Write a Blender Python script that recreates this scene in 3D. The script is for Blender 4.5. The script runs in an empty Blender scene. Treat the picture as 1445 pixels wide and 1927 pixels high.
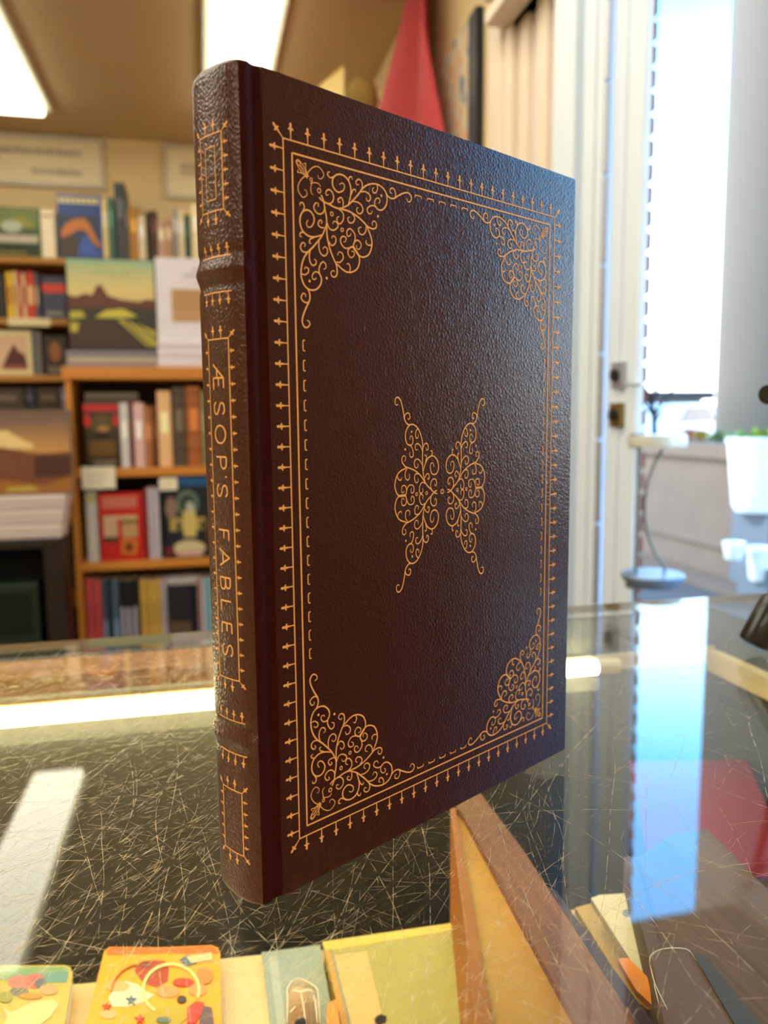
import bpy, bmesh, math, random
from mathutils import Vector, Matrix
random.seed(7)
C = bpy.context.scene.collection
SC = bpy.context.scene

# ------------------------------------------------------------------ camera
# room axes: x along the counter edge, y into the shop, z up; z = 0 is the top of the glass counter
CAM_R = Vector((0.974434, -0.224473, -0.009533))
CAM_D = Vector((-0.036063, -0.114387, -0.992782))
CAM_F = Vector((0.221762, 0.967744, -0.119558))
CAM_H, FPX = 0.14532, 1470.87
cam_d = bpy.data.cameras.new('camera')
cam = bpy.data.objects.new('camera', cam_d); C.objects.link(cam)
cam.matrix_world = Matrix(((CAM_R.x, -CAM_D.x, -CAM_F.x, 0), (CAM_R.y, -CAM_D.y, -CAM_F.y, 0),
                           (CAM_R.z, -CAM_D.z, -CAM_F.z, CAM_H), (0, 0, 0, 1)))
cam_d.sensor_fit = 'HORIZONTAL'; cam_d.sensor_width = 36.0
cam_d.lens = 36.0 * FPX / 1445.0
cam_d.clip_start = 0.01; cam_d.clip_end = 200
cam_d.dof.use_dof = True
cam_d.dof.focus_distance = 0.265
cam_d.dof.aperture_fstop = cam_d.lens / 2.6
SC.camera = cam

# ------------------------------------------------------------------ light
SC.view_settings.view_transform = 'Standard'
SC.view_settings.look = 'None'
SC.view_settings.exposure = 0.0
SC.view_settings.gamma = 1.0
SC.view_settings.use_curve_mapping = False
w = bpy.data.worlds.new('sky'); SC.world = w; w.use_nodes = True
nt = w.node_tree; nt.nodes.clear()
tc = nt.nodes.new('ShaderNodeTexCoord'); sep = nt.nodes.new('ShaderNodeSeparateXYZ')
ramp = nt.nodes.new('ShaderNodeValToRGB'); bg = nt.nodes.new('ShaderNodeBackground'); wo = nt.nodes.new('ShaderNodeOutputWorld')
cr = ramp.color_ramp
cr.elements[0].position = 0.0; cr.elements[0].color = (0.62, 0.62, 0.62, 1)
cr.elements[1].position = 0.64; cr.elements[1].color = (0.05, 0.36, 0.95, 1)
e = cr.elements.new(0.24); e.color = (0.36, 0.56, 0.70, 1)
e = cr.elements.new(0.44); e.color = (0.06, 0.40, 0.82, 1)
e = cr.elements.new(0.76); e.color = (0.07, 0.26, 0.58, 1)
e = cr.elements.new(0.9); e.color = (0.05, 0.13, 0.28, 1)
bg.inputs['Strength'].default_value = 9.0
nt.links.new(tc.outputs['Generated'], sep.inputs[0]); nt.links.new(sep.outputs['Z'], ramp.inputs[0])
nt.links.new(ramp.outputs[0], bg.inputs['Color']); nt.links.new(bg.outputs[0], wo.inputs[0])
sun_d = bpy.data.lights.new('sun', 'SUN'); sun = bpy.data.objects.new('sun', sun_d); C.objects.link(sun)
sun_d.energy = 5.0; sun_d.angle = 0.009; sun_d.color = (1, 0.93, 0.8)
sun.rotation_euler = Vector((0.62, -0.42, -0.66)).to_track_quat('-Z', 'Y').to_euler()
LIGHT_PANEL, LIGHT_TUBE = 5.2, 19.0
WARM = (1.0, 0.86, 0.56)

# ------------------------------------------------------------------ helpers
def ray(x, y):
    return CAM_R * ((x - 722.5) / FPX) + CAM_D * ((y - 963.5) / FPX) + CAM_F
def at(x, y, axis, val):                       # the point of a plane of the room that the photograph shows at (x, y)
    d = ray(x, y); o = Vector((0, 0, CAM_H)); t = (val - o[axis]) / d[axis]
    return o + d * t
def lin(c):
    f = lambda v: (v / 255 / 12.92) if v / 255 <= 0.04045 else ((v / 255 + 0.055) / 1.055) ** 2.4
    return (f(c[0]), f(c[1]), f(c[2]), 1)
MATS = {}
def mat(name, col, rough=0.6, metal=0.0, var=0.12, scale=60.0, bump=0.0, bscale=400.0, spec=0.4, emit=None, stretch=(1, 1, 1), coat=0.0):
    if name in MATS: return MATS[name]
    m = bpy.data.materials.new(name); m.use_nodes = True; n = m.node_tree.nodes; l = m.node_tree.links
    b = n['Principled BSDF']; c = lin(col)
    b.inputs['Roughness'].default_value = rough; b.inputs['Metallic'].default_value = metal
    b.inputs['Specular IOR Level'].default_value = spec
    b.inputs['Coat Weight'].default_value = coat
    t = n.new('ShaderNodeTexCoord'); mp = n.new('ShaderNodeMapping'); mp.inputs['Scale'].default_value = stretch
    l.new(t.outputs['Object'], mp.inputs[0])
    ns = n.new('ShaderNodeTexNoise'); ns.inputs['Scale'].default_value = scale; ns.inputs['Detail'].default_value = 4
    l.new(mp.outputs[0], ns.inputs['Vector'])
    mr = n.new('ShaderNodeMapRange'); mr.inputs[3].default_value = 1 - var; mr.inputs[4].default_value = 1 + var
    l.new(ns.outputs['Fac'], mr.inputs[0])
    mx = n.new('ShaderNodeMix'); mx.data_type = 'RGBA'; mx.blend_type = 'MULTIPLY'; mx.inputs[0].default_value = 1
    mx.inputs[6].default_value = c; l.new(mr.outputs[0], mx.inputs[7]); l.new(mx.outputs[2], b.inputs['Base Color'])
    if bump:
        nb = n.new('ShaderNodeTexNoise'); nb.inputs['Scale'].default_value = bscale; nb.inputs['Detail'].default_value = 3
        l.new(mp.outputs[0], nb.inputs['Vector'])
        bp = n.new('ShaderNodeBump'); bp.inputs['Strength'].default_value = bump; bp.inputs['Distance'].default_value = 0.001
        l.new(nb.outputs['Fac'], bp.inputs['Height']); l.new(bp.outputs[0], b.inputs['Normal'])
    if emit:
        b.inputs['Emission Color'].default_value = (emit[0], emit[1], emit[2], 1); b.inputs['Emission Strength'].default_value = emit[3]
    MATS[name] = m; return m
def glass_mat(name, tint=(1, 1, 1), rough=0.0, base=0.04):
    if name in MATS: return MATS[name]
    m = bpy.data.materials.new(name); m.use_nodes = True; n = m.node_tree.nodes; l = m.node_tree.links; n.clear()
    o = n.new('ShaderNodeOutputMaterial'); g = n.new('ShaderNodeNewGeometry')
    dt = n.new('ShaderNodeVectorMath'); dt.operation = 'DOT_PRODUCT'
    l.new(g.outputs['Normal'], dt.inputs[0]); l.new(g.outputs['Incoming'], dt.inputs[1])
    def mth(op, a, bb=None):
        q = n.new('ShaderNodeMath'); q.operation = op
        for i, v in enumerate((a, bb)):
            if v is None: continue
            if isinstance(v, (int, float)): q.inputs[i].default_value = v
            else: l.new(v, q.inputs[i])
        return q.outputs[0]
    a = mth('ABSOLUTE', dt.outputs['Value']); f = mth('POWER', mth('SUBTRACT', 1.0, a), 5.0)
    f = mth('ADD', mth('MULTIPLY', f, 1 - base), base)
    tr = n.new('ShaderNodeBsdfTransparent'); tr.inputs[0].default_value = (*tint, 1)
    gl = n.new('ShaderNodeBsdfGlossy'); gl.inputs['Roughness'].default_value = rough; gl.inputs[0].default_value = (1, 1, 1, 1)
    mx = n.new('ShaderNodeMixShader'); l.new(f, mx.inputs[0]); l.new(tr.outputs[0], mx.inputs[1]); l.new(gl.outputs[0], mx.inputs[2])
    l.new(mx.outputs[0], o.inputs[0]); MATS[name] = m; return m

class MB:                                      # collects faces, then links them as ONE mesh object
    def __init__(s): s.v = []; s.f = []; s.m = []; s.mats = []
    def mi(s, m):
        if m not in s.mats: s.mats.append(m)
        return s.mats.index(m)
    def face(s, pts, m):
        k = len(s.v); s.v += [tuple(p) for p in pts]; s.f.append(list(range(k, k + len(pts)))); s.m.append(s.mi(m)); return s
    def grid(s, rows, m, closed=False):        # rows of points
        k = len(s.v); nr, nc = len(rows), len(rows[0]); i = s.mi(m)
        for r in rows: s.v += [tuple(p) for p in r]
        for a in range(nr - 1):
            for b in range(nc if closed else nc - 1):
                c = (b + 1) % nc
                s.f.append([k + a * nc + b, k + a * nc + c, k + (a + 1) * nc + c, k + (a + 1) * nc + b]); s.m.append(i)
        return s
    def box(s, lo, hi, m, bev=0.0, T=None):
        bm = bmesh.new(); bmesh.ops.create_cube(bm, size=1)
        for v in bm.verts: v.co = Vector([lo[i] + (v.co[i] + .5) * (hi[i] - lo[i]) for i in range(3)])
        if bev: bmesh.ops.bevel(bm, geom=bm.edges[:], offset=bev, segments=2, profile=.6, affect='EDGES')
        return s.bm(bm, m, T)
    def bm(s, bm, m, T=None):
        k = len(s.v); i = s.mi(m); bm.verts.index_update()
        for v in bm.verts: s.v.append(tuple(T @ v.co if T else v.co))
        for f in bm.faces: s.f.append([k + q.index for q in f.verts]); s.m.append(i)
        bm.free(); return s
    def prism(s, poly, dvec, m, m2=None):      # poly: 3-D outline, extruded by dvec
        d = Vector(dvec); n = len(poly); top = [Vector(p) for p in poly]; bot = [p + d for p in top]
        s.face(top, m); s.face(bot[::-1], m2 or m)
        for a in range(n):
            b = (a + 1) % n; s.face([top[b], top[a], bot[a], bot[b]], m2 or m)
        return s
    def tube(s, pts, r, m, n=10, cap=True):
        pts = [Vector(p) for p in pts]; rows = []; up = None
        for a, p in enumerate(pts):
            t = (pts[min(a + 1, len(pts) - 1)] - pts[max(a - 1, 0)]).normalized()
            if up is None: up = t.orthogonal().normalized()
            up = (up - t * up.dot(t)).normalized(); sd = t.cross(up)
            rr = r[a] if isinstance(r, (list, tuple)) else r
            rows.append([p + (up * math.cos(2 * math.pi * q / n) + sd * math.sin(2 * math.pi * q / n)) * rr for q in range(n)])
        s.grid(rows, m, True)
        if cap: s.face(rows[0][::-1], m); s.face(rows[-1], m)
        return s
    def lathe(s, prof, m, c=(0, 0, 0), n=24):  # prof: (radius, height)
        s.grid([[(c[0] + r * math.cos(2 * math.pi * q / n), c[1] + r * math.sin(2 * math.pi * q / n), c[2] + z) for q in range(n)] for r, z in prof], m, True)
        return s
    def build(s, name, parent=None, smooth=False, bevel=0.0):
        me = bpy.data.meshes.new(name); me.from_pydata(s.v, [], s.f)
        for m in s.mats: me.materials.append(m)
        me.polygons.foreach_set('material_index', s.m)
        me.update()
        bm = bmesh.new(); bm.from_mesh(me); bmesh.ops.remove_doubles(bm, verts=bm.verts, dist=1e-7); bmesh.ops.recalc_face_normals(bm, faces=bm.faces) if not getattr(s, 'keep', False) else None; bm.to_mesh(me); bm.free()
        if smooth:
            me.polygons.foreach_set('use_smooth', [True] * len(me.polygons))
            me.set_sharp_from_angle(angle=math.radians(38))
        o = bpy.data.objects.new(name, me); C.objects.link(o)
        if parent: o.parent = parent
        if bevel:
            b = o.modifiers.new('bevel', 'BEVEL'); b.width = bevel; b.segments = 2; b.limit_method = 'ANGLE'
        return o
def tag(o, label, cat, group=None):
    o['label'] = label; o['category'] = cat
    if group: o['group'] = group
    return o
def struct(o): o['kind'] = 'structure'; return o
def empty(name, loc=(0, 0, 0), rot=(0, 0, 0)):
    o = bpy.data.objects.new(name, None); o.empty_display_size = .02; C.objects.link(o); o.location = loc; o.rotation_euler = rot; return o
def smooth_path(pts, k=5):                     # Catmull-Rom through the points
    P = [Vector((p[0], p[1], 0)) for p in pts]; out = []
    for i in range(len(P) - 1):
        a, b, c, d = P[max(i - 1, 0)], P[i], P[i + 1], P[min(i + 2, len(P) - 1)]
        for q in range(k):
            t = q / k
            out.append(0.5 * ((2 * b) + (c - a) * t + (2 * a - 5 * b + 4 * c - d) * t * t + (3 * b - a - 3 * c + d) * t ** 3))
    out.append(P[-1]); return [(p.x, p.y) for p in out]
ZO = [0]
def ribbon(mb, pts, wd, m, fn, taper=(1, 1), lift=0.00006):   # flat stroke of gold; fn maps (x, y, lift) to 3-D
    ZO[0] += 1; lf = lift + (ZO[0] % 40) * 1.5e-6; rows = []; n = len(pts)
    for i, p in enumerate(pts):
        a = pts[max(i - 1, 0)]; b = pts[min(i + 1, n - 1)]; dx, dy = b[0] - a[0], b[1] - a[1]; L = math.hypot(dx, dy) or 1
        t = i / max(n - 1, 1); ww = wd * .5
        e0 = min(1, t / .15) if taper[0] < 1 else 1; e1 = min(1, (1 - t) / .35) if taper[1] < 1 else 1
        ww *= (taper[0] + (1 - taper[0]) * e0) * (taper[1] + (1 - taper[1]) * e1)
        nx, ny = -dy / L * ww, dx / L * ww
        rows.append([fn(p[0] + nx, p[1] + ny, lf), fn(p[0] - nx, p[1] - ny, lf)])
    mb.grid(rows, m)
def disc(mb, c, r, m, fn, ring=None, n=14):
    ZO[0] += 1; lf = .00006 + (ZO[0] % 40) * 1.5e-6
    if ring: ribbon(mb, [(c[0] + r * math.cos(2 * math.pi * q / n), c[1] + r * math.sin(2 * math.pi * q / n)) for q in range(n + 1)], ring, m, fn)
    else: mb.face([fn(c[0] + r * math.cos(2 * math.pi * q / n), c[1] + r * math.sin(2 * math.pi * q / n), lf) for q in range(n)], m)

# ------------------------------------------------------------------ the room
XR, YB, ZC, ZF = 0.635, 3.64, 1.33, -0.98
XL, YF = -2.9, -2.4
m_wall = mat('cream_plaster', (226, 203, 158), .8, var=.05, scale=3)
m_ceil = mat('ceiling_plaster', (205, 178, 140), .85, var=.05, scale=3)
m_floor = mat('shop_floor', (96, 78, 56), .55, var=.25, scale=9)
m_white = mat('white_paint', (218, 230, 246), .5, var=.04, scale=12)
m_cas = mat('casing_paint', (232, 216, 200), .5, var=.06, scale=10)
m_pan = mat('panel_paint', (222, 210, 208), .5, var=.06, scale=10)
struct(MB().box((XL, YF, ZF - .05), (XR + .15, YB, ZF), m_floor).build('floor'))
struct(MB().box((XL, YF, ZC), (XR + .3, YB, ZC + .1), m_ceil).build('ceiling'))
struct(MB().box((XL, YB, ZF), (XR + .3, YB + .1, ZC), m_wall).build('wall_back'))
struct(MB().box((XL - .1, YF, ZF), (XL, YB, ZC), m_wall).build('wall_left'))
struct(MB().box((XL, YF - .1, ZF), (XR + .15, YF, ZC), m_wall).build('wall_front'))
wr = MB()
wr.box((XR, 1.67, ZF), (XR + .15, YB, ZC), m_wall)
wr.box((XR, .33, 1.15), (XR + .15, 1.045, ZC), m_wall)            # above the doorway
wr.box((XR, YF, ZF), (XR + .15, .33, ZC), m_wall)  # unseen stretch, ending here to hold daylight back from the book cover
struct(wr.build('wall_right'))
struct(MB().box((XL, YF, ZC + .1), (XR + .15, YB, 4.2), mat('shade_block', (120, 100, 84), .8)).build('wall_shade_block'))  # unseen storey added above the shop to shade the planter from the sun
# white door frame seen on edge: boards of different depth, hinge and door leaf
y0 = lambda px: at(px, 300, 0, XR).y
jb = MB()
for a, b, dx in ((1.345, 1.325, -.012), (1.325, 1.245, -.024), (1.245, 1.228, -.002), (1.228, 1.190, -.016), (1.190, 1.184, -.006), (1.184, 1.160, -.016)):
    jb.box((XR + dx, b, ZF), (XR + .008, a, ZC - .002), m_white, .002)
jamb = struct(jb.build('door_1'))
leaf = MB().box((XR - .006, 1.053, ZF), (XR + .001, 1.150, ZC - .002), m_white, .001).box((XR - .010, 1.055, ZF), (XR - .005, 1.075, ZC - .002), m_white, .001).box((XR - .010, 1.105, ZF), (XR - .005, 1.112, ZC - .002), m_white, .001).build('door_leaf', jamb)
m_hinge = mat('hinge_metal', (176, 182, 200), .4, .6, var=.1)
hb = MB(); z = ZF
while z < ZC - .14:
    hb.tube([(XR - .014, 1.153, z + .002), (XR - .014, 1.153, z + .132)], .0055, m_hinge, 10); z += .136
hb.build('piano_hinge', jamb, True)
m_brass = mat('lock_brass', (150, 130, 92), .35, .8, var=.2); m_dark = mat('dark_void', (28, 26, 24), .6)
for nm, (px, py), zz in (('deadbolt_plate', (1166, 706), .032), ('latch_plate', (1163, 781), .030)):
    p = at(px, py, 0, XR - .006)
    q = MB().box((XR - .012, p.y - .020, p.z - zz / 1.6), (XR - .005, p.y + .016, p.z + zz / 1.6), m_brass if nm[0] == 'l' else m_hinge, .002)
    q.lathe([(0, 0), (.007, 0), (.007, .010), (0, .010)], m_dark, n=14)
    o = None
    k = MB().box((XR - .013, p.y - .020, p.z - zz / 1.6), (XR - .005, p.y + .016, p.z + zz / 1.6), m_brass if nm[0] == 'l' else m_hinge, .002).build(nm, leaf)
    MB().tube([(XR - .020, p.y - .002, p.z), (XR - .012, p.y - .002, p.z)], .009, m_dark, 14).build('keyhole', leaf)
p = at(1195, 722, 0, XR - .01)
MB().tube([(XR - .02, p.y + .012, p.z), (XR - .02, p.y - .035, p.z - .004)], .0022, m_hinge, 8).build('security_chain', leaf)
# casing, header moulding and panelled recess between the plaster wall and the white frame
cs = MB()
cs.box((XR - .012, 1.61, ZF), (XR + .1, 1.68, ZC - .001), m_cas, .004)
cs.box((XR - .004, 1.575, ZF), (XR + .1, 1.61, .93), m_cas, .004)
struct(cs.build('trim_1'))
hd = MB()
for k, (dz, dx) in enumerate(((0, -.05), (.022, -.038), (.045, -.055), (.07, -.03))):
    hd.box((XR + dx, 1.345, .93 + dz), (XR + .1, 1.60, .955 + dz + .002), m_cas, .003)
struct(hd.build('trim_2'))
rc = MB()
for k in range(5):
    a = 1.345 + k * .045
    rc.box((XR + .012 + (k % 2) * .012, a, ZF), (XR + .12, a + .0448, .93), m_pan if k % 2 else m_cas, .002)
struct(rc.build('trim_3'))
struct(MB().box((XR, 1.345, .93), (XR + .12, 1.67, ZC - .001), m_wall).build('trim_4'))

# ceiling lights: two in view, then wide unseen panels added to brighten shop and book
m_diff = mat('light_diffuser', (255, 252, 225), .5, emit=(1.0, .94, .74, LIGHT_PANEL)); m_fix = mat('fixture_white', (225, 222, 205), .5)
def ceiling_light(x, y0, y1, label, hw=.095):
    t = empty('ceiling_light', (x, (y0 + y1) / 2, ZC - .002)); h = (y1 - y0) / 2
    MB().box((-hw - .023, -h - .03, -.022), (hw + .023, h + .03, 0), m_fix, .004).build('frame', t)
    MB().box((-hw, -h, -.05), (hw, h, -.022), m_diff, .012).build('diffuser', t)
    tag(t, label, 'ceiling light', 'fluorescent ceiling lights')
ceiling_light(-.63, 2.1, 3.30, 'fluorescent ceiling light at the upper left corner, its slanting end in view')
ceiling_light(.16, 2.1, 3.30, 'fluorescent ceiling light directly above the leather book spine')
for x, lb in ((-2.2, 'added unseen fill light panel on the ceiling farthest left of the counter'), (-1.2, 'added unseen fill light panel on the ceiling left of the counter'), (-.1, 'added unseen fill light panel on the ceiling straight above the counter')):  # unseen panels added to fill the shop with light
    ceiling_light(x, .42, 1.62, lb, .46)
for x, lb in ((-1.2, 'added unseen fill light panel on the ceiling behind and left of the counter'), (-.1, 'added unseen fill light panel on the ceiling straight behind the counter')):  # added unseen behind the camera to light the book cover
    ceiling_light(x, -1.9, -.7, lb, .42)

# framed signs on the back wall
m_sf = mat('sign_frame', (205, 198, 180), .45); m_sp = mat('sign_paper', (238, 226, 196), .8, var=.04); m_ink = mat('grey_ink', (165, 156, 138), .8)
def sign(x0, x1, z0, z1, rows, label):
    t = empty('wall_sign', ((x0 + x1) / 2, YB - .001, z0)); a, b, h = -(x1 - x0) / 2, (x1 - x0) / 2, z1 - z0
    f = MB()
    for lo, hi in (((a, -.02, 0), (b, 0, .018)), ((a, -.02, h - .018), (b, 0, h)), ((a, -.02, .018), (a + .018, 0, h - .018)), ((b - .018, -.02, .018), (b, 0, h - .018))): f.box(lo, hi, m_sf, .003)
    f.build('frame', t)
    MB().box((a + .018, -.012, .018), (b - .018, -.002, h - .018), m_sp).build('paper', t)
    for rx0, rx1, rz, rh in rows:
        x = a + rx0 * (b - a); g = MB()
        while x < a + rx1 * (b - a):
            ln = random.uniform(.006, .016); g.box((x, -.0135, rz * h - rh), (x + ln, -.012, rz * h + rh * random.uniform(.6, 1.2)), m_ink); x += ln + .006
        g.build('text_line', t)
    tag(t, label, 'sign', 'framed signs on the back wall')
sign(-1.0, -.365, 1.115, 1.322, [(.12, .86, .68, .013), (.10, .36, .52, .013), (.55, .86, .30, .012)], 'framed cream wall sign with three lines of blurred grey lettering')
sign(-.125, .35, 1.095, 1.315, [(.15, .5, .62, .012), (.15, .5, .50, .012)], 'framed cream wall sign partly hidden behind the leather book')

# red flag on the right wall: hanging folds
m_flag = mat('red_cloth', (188, 62, 68), .75, var=.1, scale=30)
fl = MB(); rows = []
for i in range(31):
    t = i / 30; z = 1.325 - t * .62; ya = 2.06 - .22 * t ** .7; yb = 2.15 + .78 * t ** .85
    rows.append([(XR - .045 - .034 * math.sin(7.5 * (1 - s_) ** 1.6 + 2.2 * t) * min(1, t * 2 + .2), ya + (yb - ya) * s_, z) for s_ in [q / 44 for q in range(45)]])
fl.grid(rows, m_flag); fo = fl.build('red_flag', None, True)
so = fo.modifiers.new('thick', 'SOLIDIFY'); so.thickness = .002
tag(fo, 'red cloth flag hanging in folds on the right wall above the book', 'flag')
# painting
m_edge = mat('black_frame', (24, 26, 38), .5); pt = empty('painting', (XR - .002, 1.735, .74))
MB().box((-.018, 0, 0), (0, .055, .30), m_edge, .003).build('frame', pt)
m_can = bpy.data.materials.new('painted_canvas'); m_can.use_nodes = True; n = m_can.node_tree.nodes; l = m_can.node_tree.links
tcx = n.new('ShaderNodeTexCoord'); v1 = n.new('ShaderNodeTexNoise'); v1.inputs['Scale'].default_value = 26; v1.inputs['Detail'].default_value = 3
rp = n.new('ShaderNodeValToRGB'); rp.color_ramp.interpolation = 'EASE'
for q, (ps, cc) in enumerate(((.3, (95, 100, 130)), (.42, (200, 192, 176)), (.52, (215, 200, 172)), (.6, (215, 150, 90)), (.7, (190, 196, 200)))):
    el = rp.color_ramp.elements[q] if q < 2 else rp.color_ramp.elements.new(ps)
    el.position = ps; el.color = lin(cc)
l.new(tcx.outputs['Object'], v1.inputs['Vector']); l.new(v1.outputs['Fac'], rp.inputs[0]); l.new(rp.outputs[0], n['Principled BSDF'].inputs['Base Color'])
MB().box((-.014, .055, 0), (0, .34, .30), m_can, .002).build('canvas', pt)
tag(pt, 'unframed abstract painting with a black right edge on the right wall', 'painting')

# ------------------------------------------------------------------ outside the door
m_side = mat('sidewalk_concrete', (78, 72, 68), .8, var=.15, scale=6); m_curb = mat('kerb_stone', (112, 92, 74), .8, var=.12, scale=6)
struct(MB().box((XR + .15, -6, ZF - .1), (3.15, 16, ZF - .002), m_side).build('ground'))
struct(MB().box((3.15, -6, ZF - .1), (30, 45, ZF + .02), m_curb).build('pavement'))
m_brick = mat('red_brick', (118, 66, 52), .85, var=.3, scale=25)
bk = MB(); z = ZF
while z < 2.6:
    bk.box((.80, 1.655, z), (1.013, 1.90, z + .040), m_brick, .007); bk.box((.80, 1.66, z + .036), (1.003, 1.895, z + .052), m_brick); z += .050
struct(bk.build('wall_brick_pier'))
m_awn = mat('soffit_boards', (110, 104, 100), .8)
struct(MB().box((XR + .15, -4, 1.5), (1.72, 2.15, 1.56), m_awn).build('trim_soffit'))
m_plw = mat('planter_render', (118, 100, 84), .85, var=.14, scale=5)
pl = MB().box((3.46, 4.58, ZF), (4.3, 9.5, -.16), m_plw, .01).box((3.42, 4.54, -.16), (4.34, 9.55, -.05), m_plw, .012).box((3.44, 4.56, -.78), (4.3, 9.5, -.72), m_plw, .01)
struct(pl.build('wall_planter'))
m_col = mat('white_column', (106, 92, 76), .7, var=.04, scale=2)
struct(MB().lathe([(.62, ZF), (.62, 6.0)], m_col, (5.62, 6.75, 0), 48).build('wall_column', None, True))
# planting on the planter
def leaf_mass(name, c, r, n, cols, label, cat, tall=1.0):
    t = empty(name, (c[0], c[1], c[2]))
    b = MB(); ms = [mat('leaf_%d_%d_%d' % k, k, .55, var=.2) for k in cols]
    for q in range(n):
        a = random.uniform(0, 6.28); e = random.uniform(.05, 1.4); rr = r * random.uniform(.5, 1)
        pos = Vector((math.cos(a) * math.cos(e) * rr, math.sin(a) * math.cos(e) * rr, math.sin(e) * rr * tall))
        d = Vector((random.uniform(-1, 1), random.uniform(-1, 1), random.uniform(.1, 1))).normalized(); s = d.cross(Vector((random.uniform(-1, 1), .3, random.uniform(-1, 1)))).normalized(); L = r * random.uniform(.25, .5); W_ = L * .3
        b.face([pos, pos + d * L * .5 + s * W_, pos + d * L, pos + d * L * .5 - s * W_], random.choice(ms))
    b.build('foliage', t)
    st = MB()
    for q in range(4): st.tube([(0, 0, -.005), (random.uniform(-.5, .5) * r, random.uniform(-.5, .5) * r, r * .7 * tall)], .004 + r * .02, mat('stem_green', (70, 80, 40), .7), 6)
    st.build('stem', t); tag(t, label, cat)
zt = -.05
leaf_mass('flower_bed_plant', (3.54, 5.06, zt), .085, 140, [(170, 136, 20), (96, 100, 20), (180, 90, 20)], 'low yellow flowering plant on the planter edge', 'plant')
leaf_mass('flower_bed_plant', (3.54, 4.87, zt), .075, 140, [(80, 104, 24), (56, 80, 20)], 'low green plant between the yellow and pink flowers', 'plant')
leaf_mass('flower_bed_plant', (3.56, 4.70, zt), .07, 120, [(170, 80, 74), (96, 100, 30)], 'low pink flowering plant near the planter corner', 'plant')
leaf_mass('flower_bed_plant', (3.57, 5.25, zt), .09, 140, [(40, 48, 26), (150, 76, 30)], 'low dark plant with orange flowers beside the door frame', 'plant')
# young tree and far street
m_bark = mat('bark', (52, 44, 40), .9)
tr = empty('street_tree', (6.5, 10.4, ZF)); b = MB()
b.tube([(0, 0, 0), (.02, .02, .6), (.0, .05, 1.15), (-.12, .1, 1.5)], [.06, .05, .045, .03], m_bark, 8)
for q in range(9):
    a = random.uniform(0, 6.28); b.tube([(0, .05, 1.0 + q * .05), (.25 * math.cos(a), .25 * math.sin(a), 1.25 + q * .07), (.5 * math.cos(a + .4), .5 * math.sin(a + .4), 1.35 + q * .1)], [.022, .014, .006], m_bark, 6)
b.build('trunk', tr); tag(tr, 'small dark bare street tree beyond the planter wall', 'tree')
bd = empty('far_building', (20.5, 30.0, ZF + .02))
m_bw = mat('far_wall', (150, 148, 128), .8); m_gw = mat('far_window', (96, 110, 96), .3); m_rf = mat('far_roof', (62, 52, 50), .8)
MB().box((-4.5, 0, 0), (.45, 3, 1.75), m_bw).build('wall', bd); MB().box((-4.8, -.5, 1.75), (.7, 3.2, 2.1), m_rf).build('roof', bd)
for q in range(3): MB().box((-3.6 + q * 1.3, -.02, .7), (-2.7 + q * 1.3, .02, 1.5), m_gw).build('window', bd)
tag(bd, 'low far building with a dark flat roof and greenish windows', 'building')
def car(x, y, col, label, rz):
    t = empty('parked_car', (x, y, ZF + .02), (0, 0, rz)); body = mat('car_paint_%d' % col[0], col, .25, var=.03, coat=.6); gl = mat('car_glass', (40, 48, 58), .1); ty = mat('tyre', (25, 25, 26), .8)
    o = [(-2.1, .35), (-2.05, .75), (-1.3, .9), (-.7, 1.35), (.7, 1.38), (1.3, .95), (2.0, .85), (2.1, .4)]
    MB().prism([(a, -.8, z) for a, z in o], (0, 1.6, 0), body).build('body', t, bevel=.05)
    g = [(-1.15, .93), (-.65, 1.28), (.62, 1.3), (1.1, .96)]
    MB().prism([(a, -.82, z) for a, z in g], (0, .03, 0), gl).build('side_window', t)
    for sx in (-1.3, 1.3):
        for sy in (-.78, .62): MB().tube([(sx, sy, .33), (sx, sy + .18, .33)], .33, ty, 18).build('wheel', t)
    tag(t, label, 'car')
car(10.6, 16.6, (225, 225, 228), 'white parked car beside the door frame edge', .6)
car(16.0, 22.2, (190, 190, 196), 'silver parked car beyond the planter flowers', .5)
# white pots at the planter's end
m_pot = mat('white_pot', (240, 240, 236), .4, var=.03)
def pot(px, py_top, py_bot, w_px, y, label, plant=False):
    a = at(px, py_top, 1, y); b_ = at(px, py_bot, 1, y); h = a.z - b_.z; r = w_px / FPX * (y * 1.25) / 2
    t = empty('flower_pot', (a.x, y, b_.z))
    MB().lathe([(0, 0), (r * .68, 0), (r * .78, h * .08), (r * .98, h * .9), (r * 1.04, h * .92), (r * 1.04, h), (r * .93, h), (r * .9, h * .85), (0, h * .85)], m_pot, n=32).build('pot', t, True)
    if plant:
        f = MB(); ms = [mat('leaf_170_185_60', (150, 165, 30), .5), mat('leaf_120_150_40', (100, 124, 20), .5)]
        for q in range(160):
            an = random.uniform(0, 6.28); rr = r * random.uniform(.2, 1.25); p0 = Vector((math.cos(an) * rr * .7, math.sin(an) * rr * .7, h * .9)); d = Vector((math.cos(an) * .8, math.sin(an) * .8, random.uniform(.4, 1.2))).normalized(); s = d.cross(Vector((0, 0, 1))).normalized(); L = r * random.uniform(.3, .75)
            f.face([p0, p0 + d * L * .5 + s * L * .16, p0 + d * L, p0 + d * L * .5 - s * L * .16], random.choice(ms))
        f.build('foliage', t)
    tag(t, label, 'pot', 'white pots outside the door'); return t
m_st = mat('grey_step', (104, 110, 116), .8)
struct(MB().box((3.42, 4.16, ZF), (4.4, 4.535, -.49), m_st, .01).box((3.2, 3.80, ZF), (4.4, 4.16, -.76), m_st, .01).build('wall_ledge'))
pot(1432, 822, 962, 108, 4.345, 'tall white pot with a yellow green plant at the right edge', True)
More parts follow.
